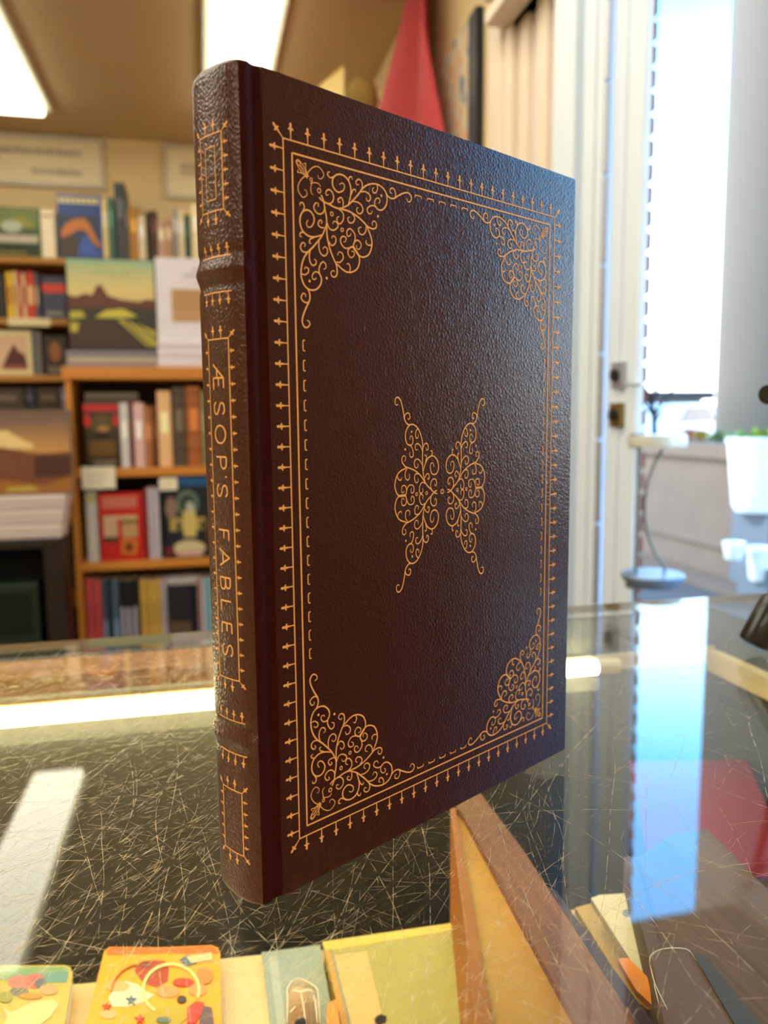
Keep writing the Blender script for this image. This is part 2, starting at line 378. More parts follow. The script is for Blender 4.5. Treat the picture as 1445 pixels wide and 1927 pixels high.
pot(1381, 1020, 1052, 36, 3.98, 'small white pot low at the foot of the planter')
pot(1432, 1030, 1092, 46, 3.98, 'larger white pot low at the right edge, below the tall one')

# gilt ornament hanging from the ceiling
ho = empty('hanging_ornament', (.395, 2.1, .97)); m_gp = mat('gold_paper', (246, 222, 150), .5, var=.1); m_ol = mat('olive_cloth', (140, 112, 56), .8, var=.25, scale=30)
MB().prism([(-.075, 0, .02), (-.02, -.01, .07), (-.008, 0, .075), (-.012, -.012, -.03)], (0, .03, 0), m_gp).build('folded_sheet', ho)
MB().lathe([(0, -.05), (.035, -.04), (.048, -.01), (.04, .025), (.02, .045), (0, .05)], m_ol, (.035, 0, 0), 18).build('bundle', ho, True)
MB().tube([(.02, 0, .04), (.01, 0, ZC - .97)], .0012, m_ol, 6).build('string', ho)
tag(ho, 'gold paper and olive cloth ornament hanging from the ceiling above the leather book', 'ornament')

# ------------------------------------------------------------------ bookcases and the books on the shelves
m_oak = mat('orange_oak', (202, 132, 52), .45, var=.14, scale=14, stretch=(.3, 2, 6)); m_oak2 = mat('golden_oak', (176, 124, 52), .5, var=.14, scale=14, stretch=(.3, 2, 6))
m_back = mat('shelf_back', (52, 32, 20), .8)
m_page = mat('page_paper', (238, 226, 202), .8, var=.08, scale=30); m_page2 = mat('page_white', (232, 226, 236), .8, var=.05)
def bookcase(name, x0, x1, y0, y1, z0, z1, shelves, m, th, label, edge):
    t = empty(name, (x0, y0, z0)); w_, d, h = x1 - x0, y1 - y0, z1 - z0
    MB().box((0, 0, 0), (edge, d, h - th), m, .002).build('side_panel', t); MB().box((w_ - edge, 0, 0), (w_, d, h - th), m, .002).build('side_panel', t)
    MB().box((-.008, -.012, h - th), (w_ + .008, d, h), m, .004).build('top_board', t)
    MB().box((edge, d - .01, 0), (w_ - edge, d, h - th), m_back).build('back_panel', t)
    for a, b in shelves: MB().box((edge, .002, a - z0), (w_ - edge, d - .01, b - z0), m, .003).build('shelf', t)
    tag(t, label, 'bookcase'); return t
YT, YL = 3.36, 3.10
bookcase('tall_bookcase', -1.6, .60, YT, YB - .004, ZF, .778, [(.522, .545), (.302, .327), (.01, .035), (-.27, -.245), (-.62, -.595)], m_oak2, .025, 'tall oak bookcase along the back wall, framed signs above it', .02)
bookcase('low_bookcase', -.49, .5, YL, YT - .012, ZF, .343, [(-.067, -.034), (-.424, -.391), (-.785, -.752)], m_oak, .046, 'low orange wood bookcase standing in front of the tall one', .022)

def mk_book(name, w_, t_, h, cov, page=m_page, soft=False):
    """w_ depth from spine to fore-edge along +y, thickness along x (centred), height z; spine faces -y"""
    r = empty(name); b = .0022; a = t_ / 2
    c = MB()
    n = 6; prof = [(-a, w_)] + [(-a, .004)] + [(-a * math.cos(math.pi * q / n) if 0 < q < n else (-a if q == 0 else a), .004 - .004 * math.sin(math.pi * q / n)) for q in range(1, n)] + [(a, .004), (a, w_)]
    inn = [(x * (1 - b / a) if a > b else x * .5, max(y + (.002 if .003 < y < w_ - .01 else .0018 if y < .01 else 0), 0)) for x, y in prof]
    k = len(prof)
    out0 = [(x, y, 0) for x, y in prof]; out1 = [(x, y, h) for x, y in prof]; in0 = [(x, y, 0) for x, y in inn]; in1 = [(x, y, h) for x, y in inn]
    c.grid([out0, out1], cov); c.grid([in1, in0], cov); c.grid([out1, in1], cov); c.grid([in0, out0], cov)
    c.face([out0[0], out1[0], in1[0], in0[0]], cov); c.face([out0[-1], in0[-1], in1[-1], out1[-1]], cov)
    c.build('cover', r)
    MB().box((-a + b * 1.05, .0068, .003), (a - b * 1.05, w_ - .004, h - .003), page).build('page_block', r)
    return r
def spine_patch(r, t_, h, items):              # bands / lettering on the spine: (z0, z1, width share, colour name)
    for nm, z0, z1, ws, m in items:
        MB().box((-t_ / 2 * ws, -.0009, z0 * h), (t_ / 2 * ws, .0012, z1 * h), m).build(nm, r)
m_k = {}
def col(c, rough=.45): return mat('cloth_%d_%d_%d' % c, c, rough, var=.1, scale=40)
def spine_book(px0, px1, pytop, z0, y, c, label, group, bands=(), page=m_page, depth=.19, ptop=None, lean=0):
    pm = (px0 + px1) / 2
    a = at(px0, pytop, 1, y); b = at(px1, pytop, 1, y); h = (a.z + b.z) / 2 - z0; t_ = max((b.x - a.x) * .985, .006)
    r = mk_book('book', depth, t_, h, col(c), page); r.location = ((a.x + b.x) / 2, y, z0 + .0006); r.rotation_euler = (0, lean, 0)
    spine_patch(r, t_, h, [(n_, z_0, z_1, w_, col(cc)) for n_, z_0, z_1, w_, cc in bands])
    tag(r, label, 'book', group); return r
def face_book(px0, px1, pytop, z0, y, c, thick, label, group, art=(), lean=.05, page=m_page):
    """cover facing the camera; art polygons in 0..1 across and up the cover"""
    a = at(px0, pytop, 1, y); b = at(px1, pytop, 1, y); w_ = b.x - a.x; h = (a.z + b.z) / 2 - z0
    r = mk_book('book', w_, thick, h, col(c), page); T = Matrix.Translation((a.x, y + thick / 2, z0 + .0006 + thick * lean * .5)) @ Matrix.Rotation(-lean, 4, 'X') @ Matrix.Rotation(math.radians(-90), 4, 'Z')
    r.matrix_world = T
    groups = {}
    for nm, poly, cc in art: groups.setdefault(nm, []).append((poly, cc))
    k = 0
    for nm, L in groups.items():
        g = MB()
        for poly, cc in L:
            k += 1; m = cc if not isinstance(cc, tuple) else col(cc)
            g.prism([(thick / 2 + .0004 + k * .0002, u * w_, v * h) for u, v in poly], (-.0008, 0, 0), m)
        g.build(nm, r)
    tag(r, label, 'book', group); return r
def R(a, b, c, d): return [(a, b), (c, b), (c, d), (a, d)]
def E(x, y, rx, ry, n=18): return [(x + rx * math.cos(2 * math.pi * q / n), y + ry * math.sin(2 * math.pi * q / n)) for q in range(n)]
def grad(name, stops, axis='Z', L=1.0, off=0.0):       # printed picture whose colour runs up the cover
    if name in MATS: return MATS[name]
    m = bpy.data.materials.new(name); m.use_nodes = True; n = m.node_tree.nodes; l = m.node_tree.links
    t = n.new('ShaderNodeTexCoord'); s = n.new('ShaderNodeSeparateXYZ'); l.new(t.outputs['Object'], s.inputs[0])
    ns = n.new('ShaderNodeTexNoise'); ns.inputs['Scale'].default_value = 14; l.new(t.outputs['Object'], ns.inputs['Vector'])
    q = n.new('ShaderNodeMath'); q.operation = 'MULTIPLY_ADD'; q.inputs[1].default_value = 1 / L; q.inputs[2].default_value = off; l.new(s.outputs[axis], q.inputs[0])
    q2 = n.new('ShaderNodeMath'); q2.operation = 'MULTIPLY_ADD'; q2.inputs[1].default_value = .12; l.new(ns.outputs['Fac'], q2.inputs[0]); l.new(q.outputs[0], q2.inputs[2])
    r = n.new('ShaderNodeValToRGB'); l.new(q2.outputs[0], r.inputs[0])
    for i, (p, c) in enumerate(stops):
        el = r.color_ramp.elements[i] if i < 2 else r.color_ramp.elements.new(p)
        el.position = p; el.color = lin(c)
    b = n['Principled BSDF']; b.inputs['Roughness'].default_value = .35; l.new(r.outputs[0], b.inputs['Base Color']); MATS[name] = m; return m

G1 = 'books on the top of the tall bookcase'; zt = .778; yt = YT + .03
face_book(-70, 72, 388, zt, yt, (70, 92, 60), .022, 'face-out book with a green mountain cover on the tall bookcase top, far left', G1,
          [('cover_picture', R(.03, .62, .97, .97), (110, 125, 70)), ('cover_picture', [(.05, .6), (.3, .78), (.55, .66), (.75, .85), (.97, .6)], (140, 138, 62)), ('cover_picture', E(.62, .62, .14, .12), (176, 186, 170)), ('cover_picture', R(.03, .3, .97, .45), (186, 178, 165)), ('cover_picture', R(.03, .03, .97, .28), (30, 48, 26)), ('cover_picture', R(.2, .08, .8, .12), (140, 130, 50))])
spine_book(74, 101, 395, zt, yt, (236, 226, 200), 'white spined book between the green mountain cover and the blue cover', G1, [('spine_title', .86, .9, .8, (170, 90, 70))])
bb = face_book(104, 189, 365, zt, yt, (44, 72, 140), .034, 'face-out blue book with an orange arched mountain on its cover', G1,
          [('cover_title', R(.05 + k * .115, .86, .12 + k * .115, .95), (236, 222, 150)) for k in range(8)] +
          [('cover_picture', R(.04, .05, .9, .68), (52, 60, 86)), ('cover_picture', [(.05, .4), (.2, .55), (.4, .62), (.62, .64), (.74, .52), (.88, .3), (.95, .25), (.95, .2), (.8, .25), (.62, .45), (.45, .46), (.28, .38), (.12, .3)], (190, 116, 56)), ('cover_picture', [(.42, .05), (.52, .32), (.62, .38), (.75, .25), (.93, .08), (.93, .05)], (60, 90, 180)), ('cover_picture', [(.04, .05), (.04, .3), (.25, .38), (.42, .3), (.42, .05)], (70, 58, 46))])
for x0, x1, yt_, c, lb in ((190, 200, 375, (226, 208, 150), 'thin cream spined book right of the blue cover'), (201, 212, 372, (70, 112, 102), 'thin teal spined book next to the tall slate one'), (213, 234, 344, (62, 66, 72), 'tallest slate grey book on the tall bookcase top'),
                         (235, 241, 378, (104, 96, 82), 'thin brown grey spine beside the tall slate book'), (242, 257, 392, (178, 122, 44), 'ochre spined book on the tall bookcase top'), (258, 273, 408, (216, 204, 180), 'cream spined book between ochre and dark brown spines'),
                         (274, 281, 398, (44, 34, 32), 'narrow near black spine on the tall bookcase top'), (282, 294, 396, (72, 44, 36), 'dark brown spine right of the near black one on the top row'), (295, 310, 415, (190, 156, 136), 'pinkish spine on the top row beside the dark brown one'), (310, 323, 413, (176, 140, 118), 'dusty rose spine on the top row near the grey one'),
                         (324, 333, 392, (150, 148, 152), 'grey spine on the top row near the second wall sign'), (334, 345, 395, (222, 212, 176), 'pale cream spine on the top row under the second wall sign'), (346, 357, 404, (40, 74, 66), 'dark green spine on the top row close to the leather book'), (358, 374, 384, (230, 220, 178), 'cream spine on the top row touching the leather book outline')):
    spine_book(x0, x1, yt_, zt, yt, c, lb, G1, [('spine_title', .55, .8, .45, tuple(min(255, int(v * 1.5 + 15)) for v in c))])
G2 = 'books on the second shelf of the tall bookcase'; z2 = .545; y2 = YT + .02
spine_book(-10, 7, 515, z2, y2, (38, 36, 34), 'dark spined book at the left edge of the second shelf', G2)
for x0, x1, c, lb, yt_ in ((9, 21, (232, 186, 40), 'yellow spined paperback on the second shelf', 512), (22, 30, (226, 206, 150), 'cream paperback beside the yellow one', 510), (31, 37, (206, 44, 50), 'thin crimson paperback beside the cream one', 510), (38, 46, (222, 190, 150), 'tan paperback between two red ones', 514), (47, 62, (206, 62, 34), 'orange red paperback on the second shelf', 511), (63, 71, (96, 92, 116), 'thin grey violet paperback on the second shelf', 514)):
    spine_book(x0, x1, yt_, z2, y2, c, lb, G2, [('spine_title', .3, .7, .4, (240, 220, 160) if c[0] < 215 else (160, 60, 40))])
face_book(76, 121, 520, z2, y2, (62, 66, 92), .03, 'navy book with a bright red band on the second shelf', G2, [('cover_title', R(.04, .62, .98, .82), (214, 62, 50)), ('cover_text', R(.15, .1, .85, .18), (140, 136, 140))], lean=0)
tg = MB().box((0, 0, 0), (.155, .003, .03), mat('tag_paper', (228, 214, 170), .7)).build('shelf_tag'); p = at(15, 607, 1, YT - .004); tg.location = (p.x, YT - .004, .516); tag(tg, 'cream shelf tag on the edge of the second shelf', 'tag')
G3 = 'books on the third shelf of the tall bookcase'; z3 = .327
face_book(-30, 57, 622, z3, y2, (222, 206, 160), .03, 'cream book with a dark red mountain picture on the third shelf', G3, [('cover_picture', R(.1, .12, .9, .88), (214, 178, 150)), ('cover_picture', [(.35, .2), (.5, .5), (.62, .7), (.7, .55), (.85, .45), (.9, .2)], (86, 34, 32)), ('cover_picture', R(.35, .12, .9, .22), (150, 80, 66))], lean=0)
spine_book(59, 66, 621, z3, y2, (112, 112, 128), 'grey blue spine on the third shelf right of the cream cover', G3); spine_book(67, 75, 623, z3, y2, (128, 120, 112), 'warm grey spine on the third shelf next to the portrait cover', G3)
face_book(78, 124, 632, z3, y2, (46, 30, 24), .03, 'dark book with a brown portrait oval on the third shelf', G3, [('cover_picture', E(.52, .6, .24, .26), (150, 92, 52)), ('cover_picture', R(.2, .06, .8, .22), (110, 98, 84))], lean=0)
G4 = 'dark books on the lower shelf behind the landscape stack'; z4 = .035
for x0, x1, c, lb, yt_ in ((-30, 44, (64, 52, 42), 'wide dark brown book behind the landscape stack', 731), (46, 64, (36, 38, 56), 'navy spined book behind the landscape stack', 729), (66, 112, (58, 44, 30), 'wide umber book behind the landscape stack', 730), (113, 126, (110, 106, 136), 'lavender spined book beside the low bookcase', 728)):
    spine_book(x0, x1, yt_, z4, y2, c, lb, G4, [('spine_title', .8, .88, .6, tuple(min(255, v + 50) for v in c))])

# on top of the low bookcase
m_lav = col((176, 170, 182)); m_w = col((226, 222, 236))
def flat_book(px0, px1, pz0, pz1, y, depth, c, page, label, group, z0=None):
    a = at(px0, pz1, 1, y); b = at(px1, pz1, 1, y); top = at((px0 + px1) / 2, pz0, 1, y).z; zb = at((px0 + px1) / 2, pz1, 1, y).z if z0 is None else z0
    t_ = top - zb - .0006; r = mk_book('book', depth, t_, b.x - a.x, col(c), page)
    r.matrix_world = Matrix.Translation((a.x, y + .0, zb + t_ / 2)) @ Matrix.Rotation(math.radians(90), 4, 'Y')
    tag(r, label, 'book', group); return top
G5 = 'display stack of landscape books on the low bookcase'; zl = .343; yl = YL + .01
z = zl
z = flat_book(125, 296, 680, 690, yl, .2, (150, 138, 140), m_page2, 'grey pink book lying lowest under the landscape cover', G5, z)
z = flat_book(127, 295, 672, 680, yl, .2, (196, 186, 168), m_page, 'cream book lying in the middle of the stack under the landscape cover', G5, z)
z = flat_book(124, 294, 660, 672, yl, .2, (128, 122, 138), m_page2, 'grey lavender book lying topmost under the landscape cover', G5, z)
m_ls = grad('landscape_sky', ((0.0, (206, 176, 120)), (.45, (206, 188, 120)), (.75, (170, 180, 130)), (1.0, (90, 160, 140))), 'Z', .24, -.55)
lb = face_book(121, 290, 486, z, yl + .02, (40, 30, 26), .02, 'large landscape picture book with teal sky and yellow fields standing on a stack', G5,
   [('cover_picture', R(.01, .45, .985, .99), m_ls), ('cover_picture', [(.01, .42), (.01, .6), (.1, .58), (.2, .62), (.28, .6), (.33, .7), (.38, .72), (.42, .66), (.46, .6), (.6, .56), (.8, .54), (.9, .57), (.985, .56), (.985, .4)], (92, 44, 30)),
    ('cover_picture', [(.01, .28), (.01, .46), (.2, .45), (.6, .48), (.985, .46), (.985, .3)], (42, 40, 26)), ('cover_picture', [(.02, .34), (.2, .36), (.16, .43), (.02, .42)], (176, 170, 64)), ('cover_picture', [(.3, .36), (.42, .44), (.62, .46), (.78, .38), (.6, .36)], (196, 186, 70)), ('cover_picture', [(.55, .34), (.62, .34), (.985, .22), (.985, .05), (.88, .05)], (176, 166, 60)),
    ('cover_picture', [(.62, .32), (.66, .32), (.93, .06), (.9, .06)], (70, 62, 30)), ('cover_picture', [(.7, .32), (.74, .31), (.985, .14), (.985, .11)], (70, 62, 30)), ('cover_picture', [(.01, .01), (.01, .22), (.14, .3), (.35, .34), (.5, .32), (.62, .22), (.85, .01)], (60, 32, 24)), ('cover_picture', [(.02, .2), (.1, .2), (.12, .3), (.02, .3)], (180, 170, 64)), ('cover_picture', R(.01, .0, .985, .035), (30, 26, 30)),
    ('cover_title', R(.3, .84, .36, .9), (176, 188, 140)), ('cover_title', R(.4, .84, .5, .9), (176, 188, 140)), ('cover_title', R(.54, .84, .7, .9), (176, 188, 140))], lean=.04)
G6 = 'display stack of white books on the low bookcase'; z = zl
for k, (a, b, lbl) in enumerate(((674, 690, 'white book lying lowest in the white stack'), (656, 674, 'white book lying in the middle of the white stack'), (640, 656, 'white book lying topmost in the white stack'))):
    z = flat_book(297, 470, a, b, yl, .2, (222, 218, 234), m_page2, lbl + ' beside the landscape stack', G6, z)
face_book(290, 470, 486, z, yl + .02, (222, 220, 236), .02, 'white book with a brown picture panel and grey title, standing on the white stack', G6, [('cover_picture', R(.16, .22, .84, .62), (178, 140, 92)), ('cover_picture', R(.16, .22, .84, .36), (186, 146, 110)), ('cover_title', R(.3, .77, .7, .8), (176, 174, 190)), ('cover_title', R(.38, .84, .62, .87), (176, 174, 190)), ('cover_title', R(.4, .69, .6, .71), (190, 188, 200))], lean=.04)

# low bookcase, first shelf
G7 = 'books on the first shelf of the low bookcase'; z7 = -.034; y7 = YL + .02
face_book(155, 221, 757, z7, y7 - .01, (62, 46, 26), .022, 'red topped book with a dark olive cover picture on the first shelf', G7, [('cover_picture', R(.0, .86, 1, .97), (186, 44, 48)), ('cover_picture', E(.1, .72, .1, .1), (196, 44, 36)), ('cover_picture', E(.92, .72, .08, .1), (196, 44, 36)), ('cover_picture', E(.52, .66, .3, .16), (92, 76, 40)), ('cover_picture', E(.5, .5, .22, .05), (30, 24, 18)), ('cover_picture', R(.12, .2, .86, .42), (112, 80, 34)), ('cover_title', R(.25, .05, .85, .12), (120, 104, 88)), ('cover_title', E(.55, .6, .16, .04), (180, 130, 70))], lean=.02)
for x0, x1, yt_, c, lb in ((223, 240, 758, (214, 212, 216), 'white spine right of the red topped book on the first shelf'), (241, 248, 757, (96, 32, 36), 'thin maroon spine on the first shelf between two white ones'), (249, 269, 758, (222, 186, 188), 'pale pink spine on the first shelf'), (270, 283, 765, (172, 112, 68), 'tan spine on the first shelf beside the pale pink one'), (284, 293, 762, (110, 62, 28), 'umber spine on the first shelf left of the cream one'), (294, 320, 736, (236, 190, 146), 'peach cream spine on the first shelf'), (322, 347, 729, (84, 72, 62), 'dark grey brown spine on the first shelf'), (348, 376, 727, (166, 96, 48), 'copper brown spine on the first shelf beside the dark one'), (378, 384, 736, (150, 160, 130), 'thin grey green spine on the first shelf'), (385, 400, 735, (96, 150, 80), 'green spine at the end of the first shelf'), (401, 420, 735, (120, 110, 90), 'olive spine on the first shelf behind the leather book')):
    bands = [('spine_title', .45, .72, .55, tuple(min(255, int(v * 1.25 + 20)) for v in c))]
    if c[0] in (84, 166): bands += [('raised_band', q, q + .015, 1.02, tuple(int(v * .6) for v in c)) for q in (.2, .4, .76, .9)]
    spine_book(x0, x1, yt_, z7, y7, c, lb, G7, bands)
za = at(200, 757, 1, y7).z + .001
flat_book(160, 258, 738, 757, y7 + .03, .15, (96, 88, 80), m_page, 'grey book lying flat on top of the first shelf row', G7, za)
# second shelf
G8 = 'books on the second shelf of the low bookcase'; z8 = -.391
spine_book(159, 181, 926, z8, y7, (200, 198, 196), 'white grey spine left of the red cover, second shelf of the low bookcase', G8, [('spine_title', .86, .96, .8, (190, 184, 120))])
face_book(183, 266, 928, z8, y7 - .008, (190, 30, 26), .022, 'bright red book with two cream pictures on its cover', G8, [('cover_title', R(.08, .78, .88, .95), (196, 110, 96)), ('cover_picture', R(.1, .62, .88, .67), (196, 176, 140)), ('cover_picture', R(.1, .32, .42, .62), (196, 166, 136)), ('cover_picture', R(.52, .34, .88, .62), (186, 150, 110)), ('cover_picture', R(.1, .28, .42, .36), (70, 60, 46)), ('cover_picture', R(.52, .55, .88, .6), (110, 96, 40)), ('cover_picture', [(.48, .1), (.82, .08), (.88, .3), (.5, .32)], (206, 124, 38)), ('cover_picture', [(.56, .14), (.74, .13), (.77, .26), (.58, .27)], (120, 46, 24))], lean=.0)
spine_book(268, 275, 921, z8, y7 + .004, (150, 40, 44), 'thin crimson spine right of the red cover', G8)
for x0, x1, lb in ((276, 285, 'thin pale lavender spine right of the red cover'), (286, 298, 'wider pale lavender spine left of the dome cover')): spine_book(x0, x1, 918, z8, y7, (190, 184, 206), lb, G8)
spine_book(299, 304, 925, z8, y7, (22, 24, 30), 'thin black spine left of the dome cover', G8)
face_book(305, 396, 898, z8, y7 - .008, (22, 30, 44), .024, 'dark blue topped book with a pale domed monument on its cover', G8, [('cover_title', R(.0, .89, 1, 1.0), (24, 88, 146)), ('cover_picture', E(.5, .68, .24, .16), (96, 118, 110)), ('cover_picture', E(.5, .67, .17, .12), (46, 66, 58)), ('cover_picture', E(.55, .62, .09, .08), (176, 188, 180)), ('cover_picture', R(.12, .34, .86, .5), (176, 156, 84)), ('cover_picture', R(.4, .26, .66, .58), (206, 190, 120)), ('cover_picture', E(.16, .62, .12, .14), (140, 112, 104)), ('cover_picture', E(.5, .12, .34, .1), (206, 196, 160)), ('cover_picture', R(.25, .02, .78, .1), (206, 170, 160)), ('cover_picture', E(.3, .4, .05, .06), (32, 52, 60)), ('cover_picture', E(.8, .4, .05, .06), (32, 52, 60)), ('cover_picture', R(.0, .04, .2, .14), (110, 36, 40)), ('cover_picture', R(.86, .05, .99, .45), (92, 46, 22))], lean=.0)
m_lab = mat('label_card', (240, 234, 214), .7, var=.04)
def label_card(px0, px1, py0, py1, y, label):
    a = at(px0, py1, 1, y); b = at(px1, py0, 1, y); t = empty('shelf_label', (a.x, y, a.z)); w_, h = b.x - a.x, b.z - a.z
    MB().box((0, 0, 0), (w_, .003, h), m_lab, .001).build('card', t); g = MB()
    for k in range(3): g.box((w_ * .15, -.0006, h * (.25 + k * .22)), (w_ * (.6 + .1 * k), .001, h * (.29 + k * .22)), m_ink)
    g.build('lettering', t); tag(t, label, 'label', 'shelf labels on the low bookcase')
label_card(155, 216, 878, 921, YL - .004, 'large white shelf label hanging at the left of the first shelf edge')
label_card(300, 333, 899, 923, YL - .004, 'small white shelf label above the dome cover')
# third shelf
G9 = 'books on the third shelf of the low bookcase'; z9 = -.752
L9 = [(160, 170, (206, 84, 88), 'leftmost coral spine of three on the third shelf'), (171, 180, (198, 76, 84), 'middle coral spine of three on the third shelf'), (181, 189, (206, 88, 92), 'rightmost coral spine of three on the third shelf'),
      (191, 200, (62, 82, 104), 'slate blue spine next to the coral ones'), (201, 208, (36, 50, 62), 'dark navy spine between two slate blue ones'), (209, 221, (76, 98, 126), 'second slate blue spine on the third shelf'),
      (223, 233, (28, 28, 34), 'first black spine with lavender lettering on the third shelf'), (234, 245, (28, 28, 34), 'middle black spine with lavender lettering on the third shelf'), (246, 257, (24, 24, 28), 'last black spine with lavender lettering, beside the yellow ones'),
      (262, 271, (206, 168, 84), 'first yellow spine of four on the third shelf'), (272, 281, (196, 158, 78), 'second yellow spine of four on the third shelf'), (282, 291, (208, 170, 86), 'third yellow spine of four on the third shelf'), (292, 302, (200, 164, 90), 'last yellow spine of four on the third shelf'), (303, 312, (172, 168, 192), 'lavender spine between the yellow and the dark sets')]
for i, (x0, x1, c, lb) in enumerate(L9):
    bands = [('spine_title', .2, .62, .5, (186, 182, 206))] if c[0] < 30 else [('spine_title', .35, .7, .18, tuple(int(v * .72) for v in c))]
    if c[0] == 76 or c[0] == 62: bands = [('spine_title', .15, .45, .7, (120, 150, 190))]
    spine_book(x0, x1, 1090 + (i * 5) % 4, z9, y7, c, lb, G9, bands)
ordn = ('first', 'second', 'third', 'fourth', 'last')
for k in range(5):
    spine_book(314 + k * 11, 324 + k * 11, 1102, z9, y7, (40, 40, 50) if k < 4 else (16, 20, 38), ordn[k] + ' of five dark spines with brown lower halves on the third shelf', G9, [('spine_title', .0, .42, .96, (96, 78, 66))] if k < 4 else [])
zb = at(340, 1102, 1, y7).z + .001
flat_book(314, 376, 1086, 1102, y7 + .003, .17, (176, 172, 180), m_page2, 'pale grey book lying on top of the five dark spines', G9, zb)
for x0, x1, c, lb in ((370, 377, (150, 120, 126), 'thin mauve spine right of the dark set'), (378, 384, (206, 206, 220), 'white spine next to the light blue ones'), (385, 394, (120, 176, 208), 'light blue spine touching the leather book outline'), (395, 404, (150, 196, 216), 'paler light blue spine behind the leather book')): spine_book(x0, x1, 1088, z9, y7, c, lb, G9)

# stack of landscape books on a dark stand at the left
G10 = 'stack of white edged books on the dark stand'; ys = 2.90
p = at(0, 1017, 1, ys); z = p.z
m_stand = mat('dark_stand_wood', (34, 22, 16), .5, var=.2)
st = empty('display_stand', (-.86, ys - .02, ZF)); hh = z - ZF
MB().box((0, 0, hh - .03), (.362, .2, hh), m_stand, .003).build('top_board', st)
for a in (0, .302): MB().box((a, .005, 0), (a + .06, .195, hh - .03), m_stand, .003).build('side_panel', st)
MB().box((.06, .18, 0), (.302, .19, hh - .03), mat('stand_back', (14, 10, 8), .8)).build('back_panel', st)
MB().box((.06, .01, hh - .40), (.302, .18, hh - .38), m_stand, .002).build('shelf', st)
tag(st, 'dark wooden display stand at the left under a stack of white edged books', 'stand')
gb = MB().box((0, 0, 0), (.2, .12, .22), mat('dark_green_box', (30, 44, 34), .4), .006).box((.02, -.002, .03), (.18, .002, .19), mat('box_front', (18, 26, 22), .3)).build('storage_box'); gb.location = (-.79, ys + .02, ZF + hh - .379); tag(gb, 'dark green box on the shelf inside the display stand', 'box')
n = 6
for k in range(n):
    z0 = 1017 - k * 14; z1 = z0 - 14
    z = flat_book(-60, 124 - (n - 1 - k) * 1.6, z1, z0, ys, .16, (206, 190, 186) if k % 2 else (190, 176, 176), m_page2, 'white edged book, ' + ('lowest', 'second from the bottom', 'third from the bottom', 'fourth from the bottom', 'second from the top', 'topmost')[k] + ' in the stack on the dark stand', G10, z)
m_dusk = grad('dusk_sky', ((0.0, (120, 70, 30)), (.35, (206, 150, 70)), (.6, (176, 130, 80)), (.85, (120, 92, 76)), (1.0, (96, 80, 76))), 'Z', .28, -.1)
face_book(-60, 131, 772, z, ys + .03, (110, 88, 70), .02, 'wide brown sunset landscape book leaning upright on the left stack', G10, [('cover_picture', R(.01, .4, .985, .98), m_dusk), ('cover_picture', [(.01, .56), (.01, .74), (.36, .76), (.46, .68), (.62, .58), (.6, .54)], (224, 196, 136)), ('cover_picture', [(.01, .05), (.01, .55), (.3, .56), (.55, .5), (.7, .48), (.985, .5), (.985, .15)], (112, 62, 36)), ('cover_picture', [(.6, .2), (.62, .46), (.98, .46), (.98, .2)], (70, 34, 20)), ('cover_picture', [(.01, .02), (.01, .2), (.4, .16), (.7, .1), (.985, .22), (.985, .02)], (150, 96, 36)), ('cover_picture', [(.3, .03), (.35, .09), (.6, .1), (.64, .04)], (176, 150, 70))], lean=.05)

# ------------------------------------------------------------------ the glass counter
GX0, GX1, GY0, GY1, GT = -.92, .50, -.16, .542, .006
m_top = glass_mat('counter_glass', (.985, .99, .98)); m_pane = glass_mat('case_glass', (.96, .97, .95))
m_gedge = mat('glass_edge', (140, 130, 108), .25, var=.1)
m_scr = bpy.data.materials.new('glass_scratch'); m_scr.use_nodes = True; n = m_scr.node_tree.nodes; l = m_scr.node_tree.links
b_ = n['Principled BSDF']; o_ = n['Material Output']; b_.inputs['Base Color'].default_value = (.85, .76, .55, 1); b_.inputs['Roughness'].default_value = .5  # warm tint puts the tube's yellow light into the scratch colour
tl = n.new('ShaderNodeBsdfTranslucent'); tl.inputs[0].default_value = (.95, .86, .62, 1); m1 = n.new('ShaderNodeMixShader'); m1.inputs[0].default_value = .6
l.new(b_.outputs[0], m1.inputs[1]); l.new(tl.outputs[0], m1.inputs[2])
tp = n.new('ShaderNodeBsdfTransparent'); m2 = n.new('ShaderNodeMixShader'); ns = n.new('ShaderNodeTexNoise'); ns.inputs['Scale'].default_value = 220
mr = n.new('ShaderNodeMapRange'); mr.inputs[1].default_value = .35; mr.inputs[2].default_value = .65; mr.inputs[3].default_value = .05; mr.inputs[4].default_value = .95
tcx = n.new('ShaderNodeTexCoord'); l.new(tcx.outputs['Object'], ns.inputs['Vector']); l.new(ns.outputs['Fac'], mr.inputs[0]); l.new(mr.outputs[0], m2.inputs[0])
l.new(tp.outputs[0], m2.inputs[1]); l.new(m1.outputs[0], m2.inputs[2]); l.new(m2.outputs[0], o_.inputs[0])
case = empty('display_case', (0, 0, 0))
gt = MB(); gt.keep = True
gt.face([(GX0, GY0, 0), (GX1, GY0, 0), (GX1, GY1, 0), (GX0, GY1, 0)], m_top)
gt.face([(GX0, GY1, -GT), (GX1, GY1, -GT), (GX1, GY0, -GT), (GX0, GY0, -GT)], m_top)
for a, b in (((GX0, GY0), (GX1, GY0)), ((GX1, GY0), (GX1, GY1)), ((GX1, GY1), (GX0, GY1)), ((GX0, GY1), (GX0, GY0))):
    gt.face([(a[0], a[1], -GT), (b[0], b[1], -GT), (b[0], b[1], 0), (a[0], a[1], 0)], m_gedge)
rnd = random.Random(11); fz = lambda x, y, lf: (x, y, .00004 + lf * .2)
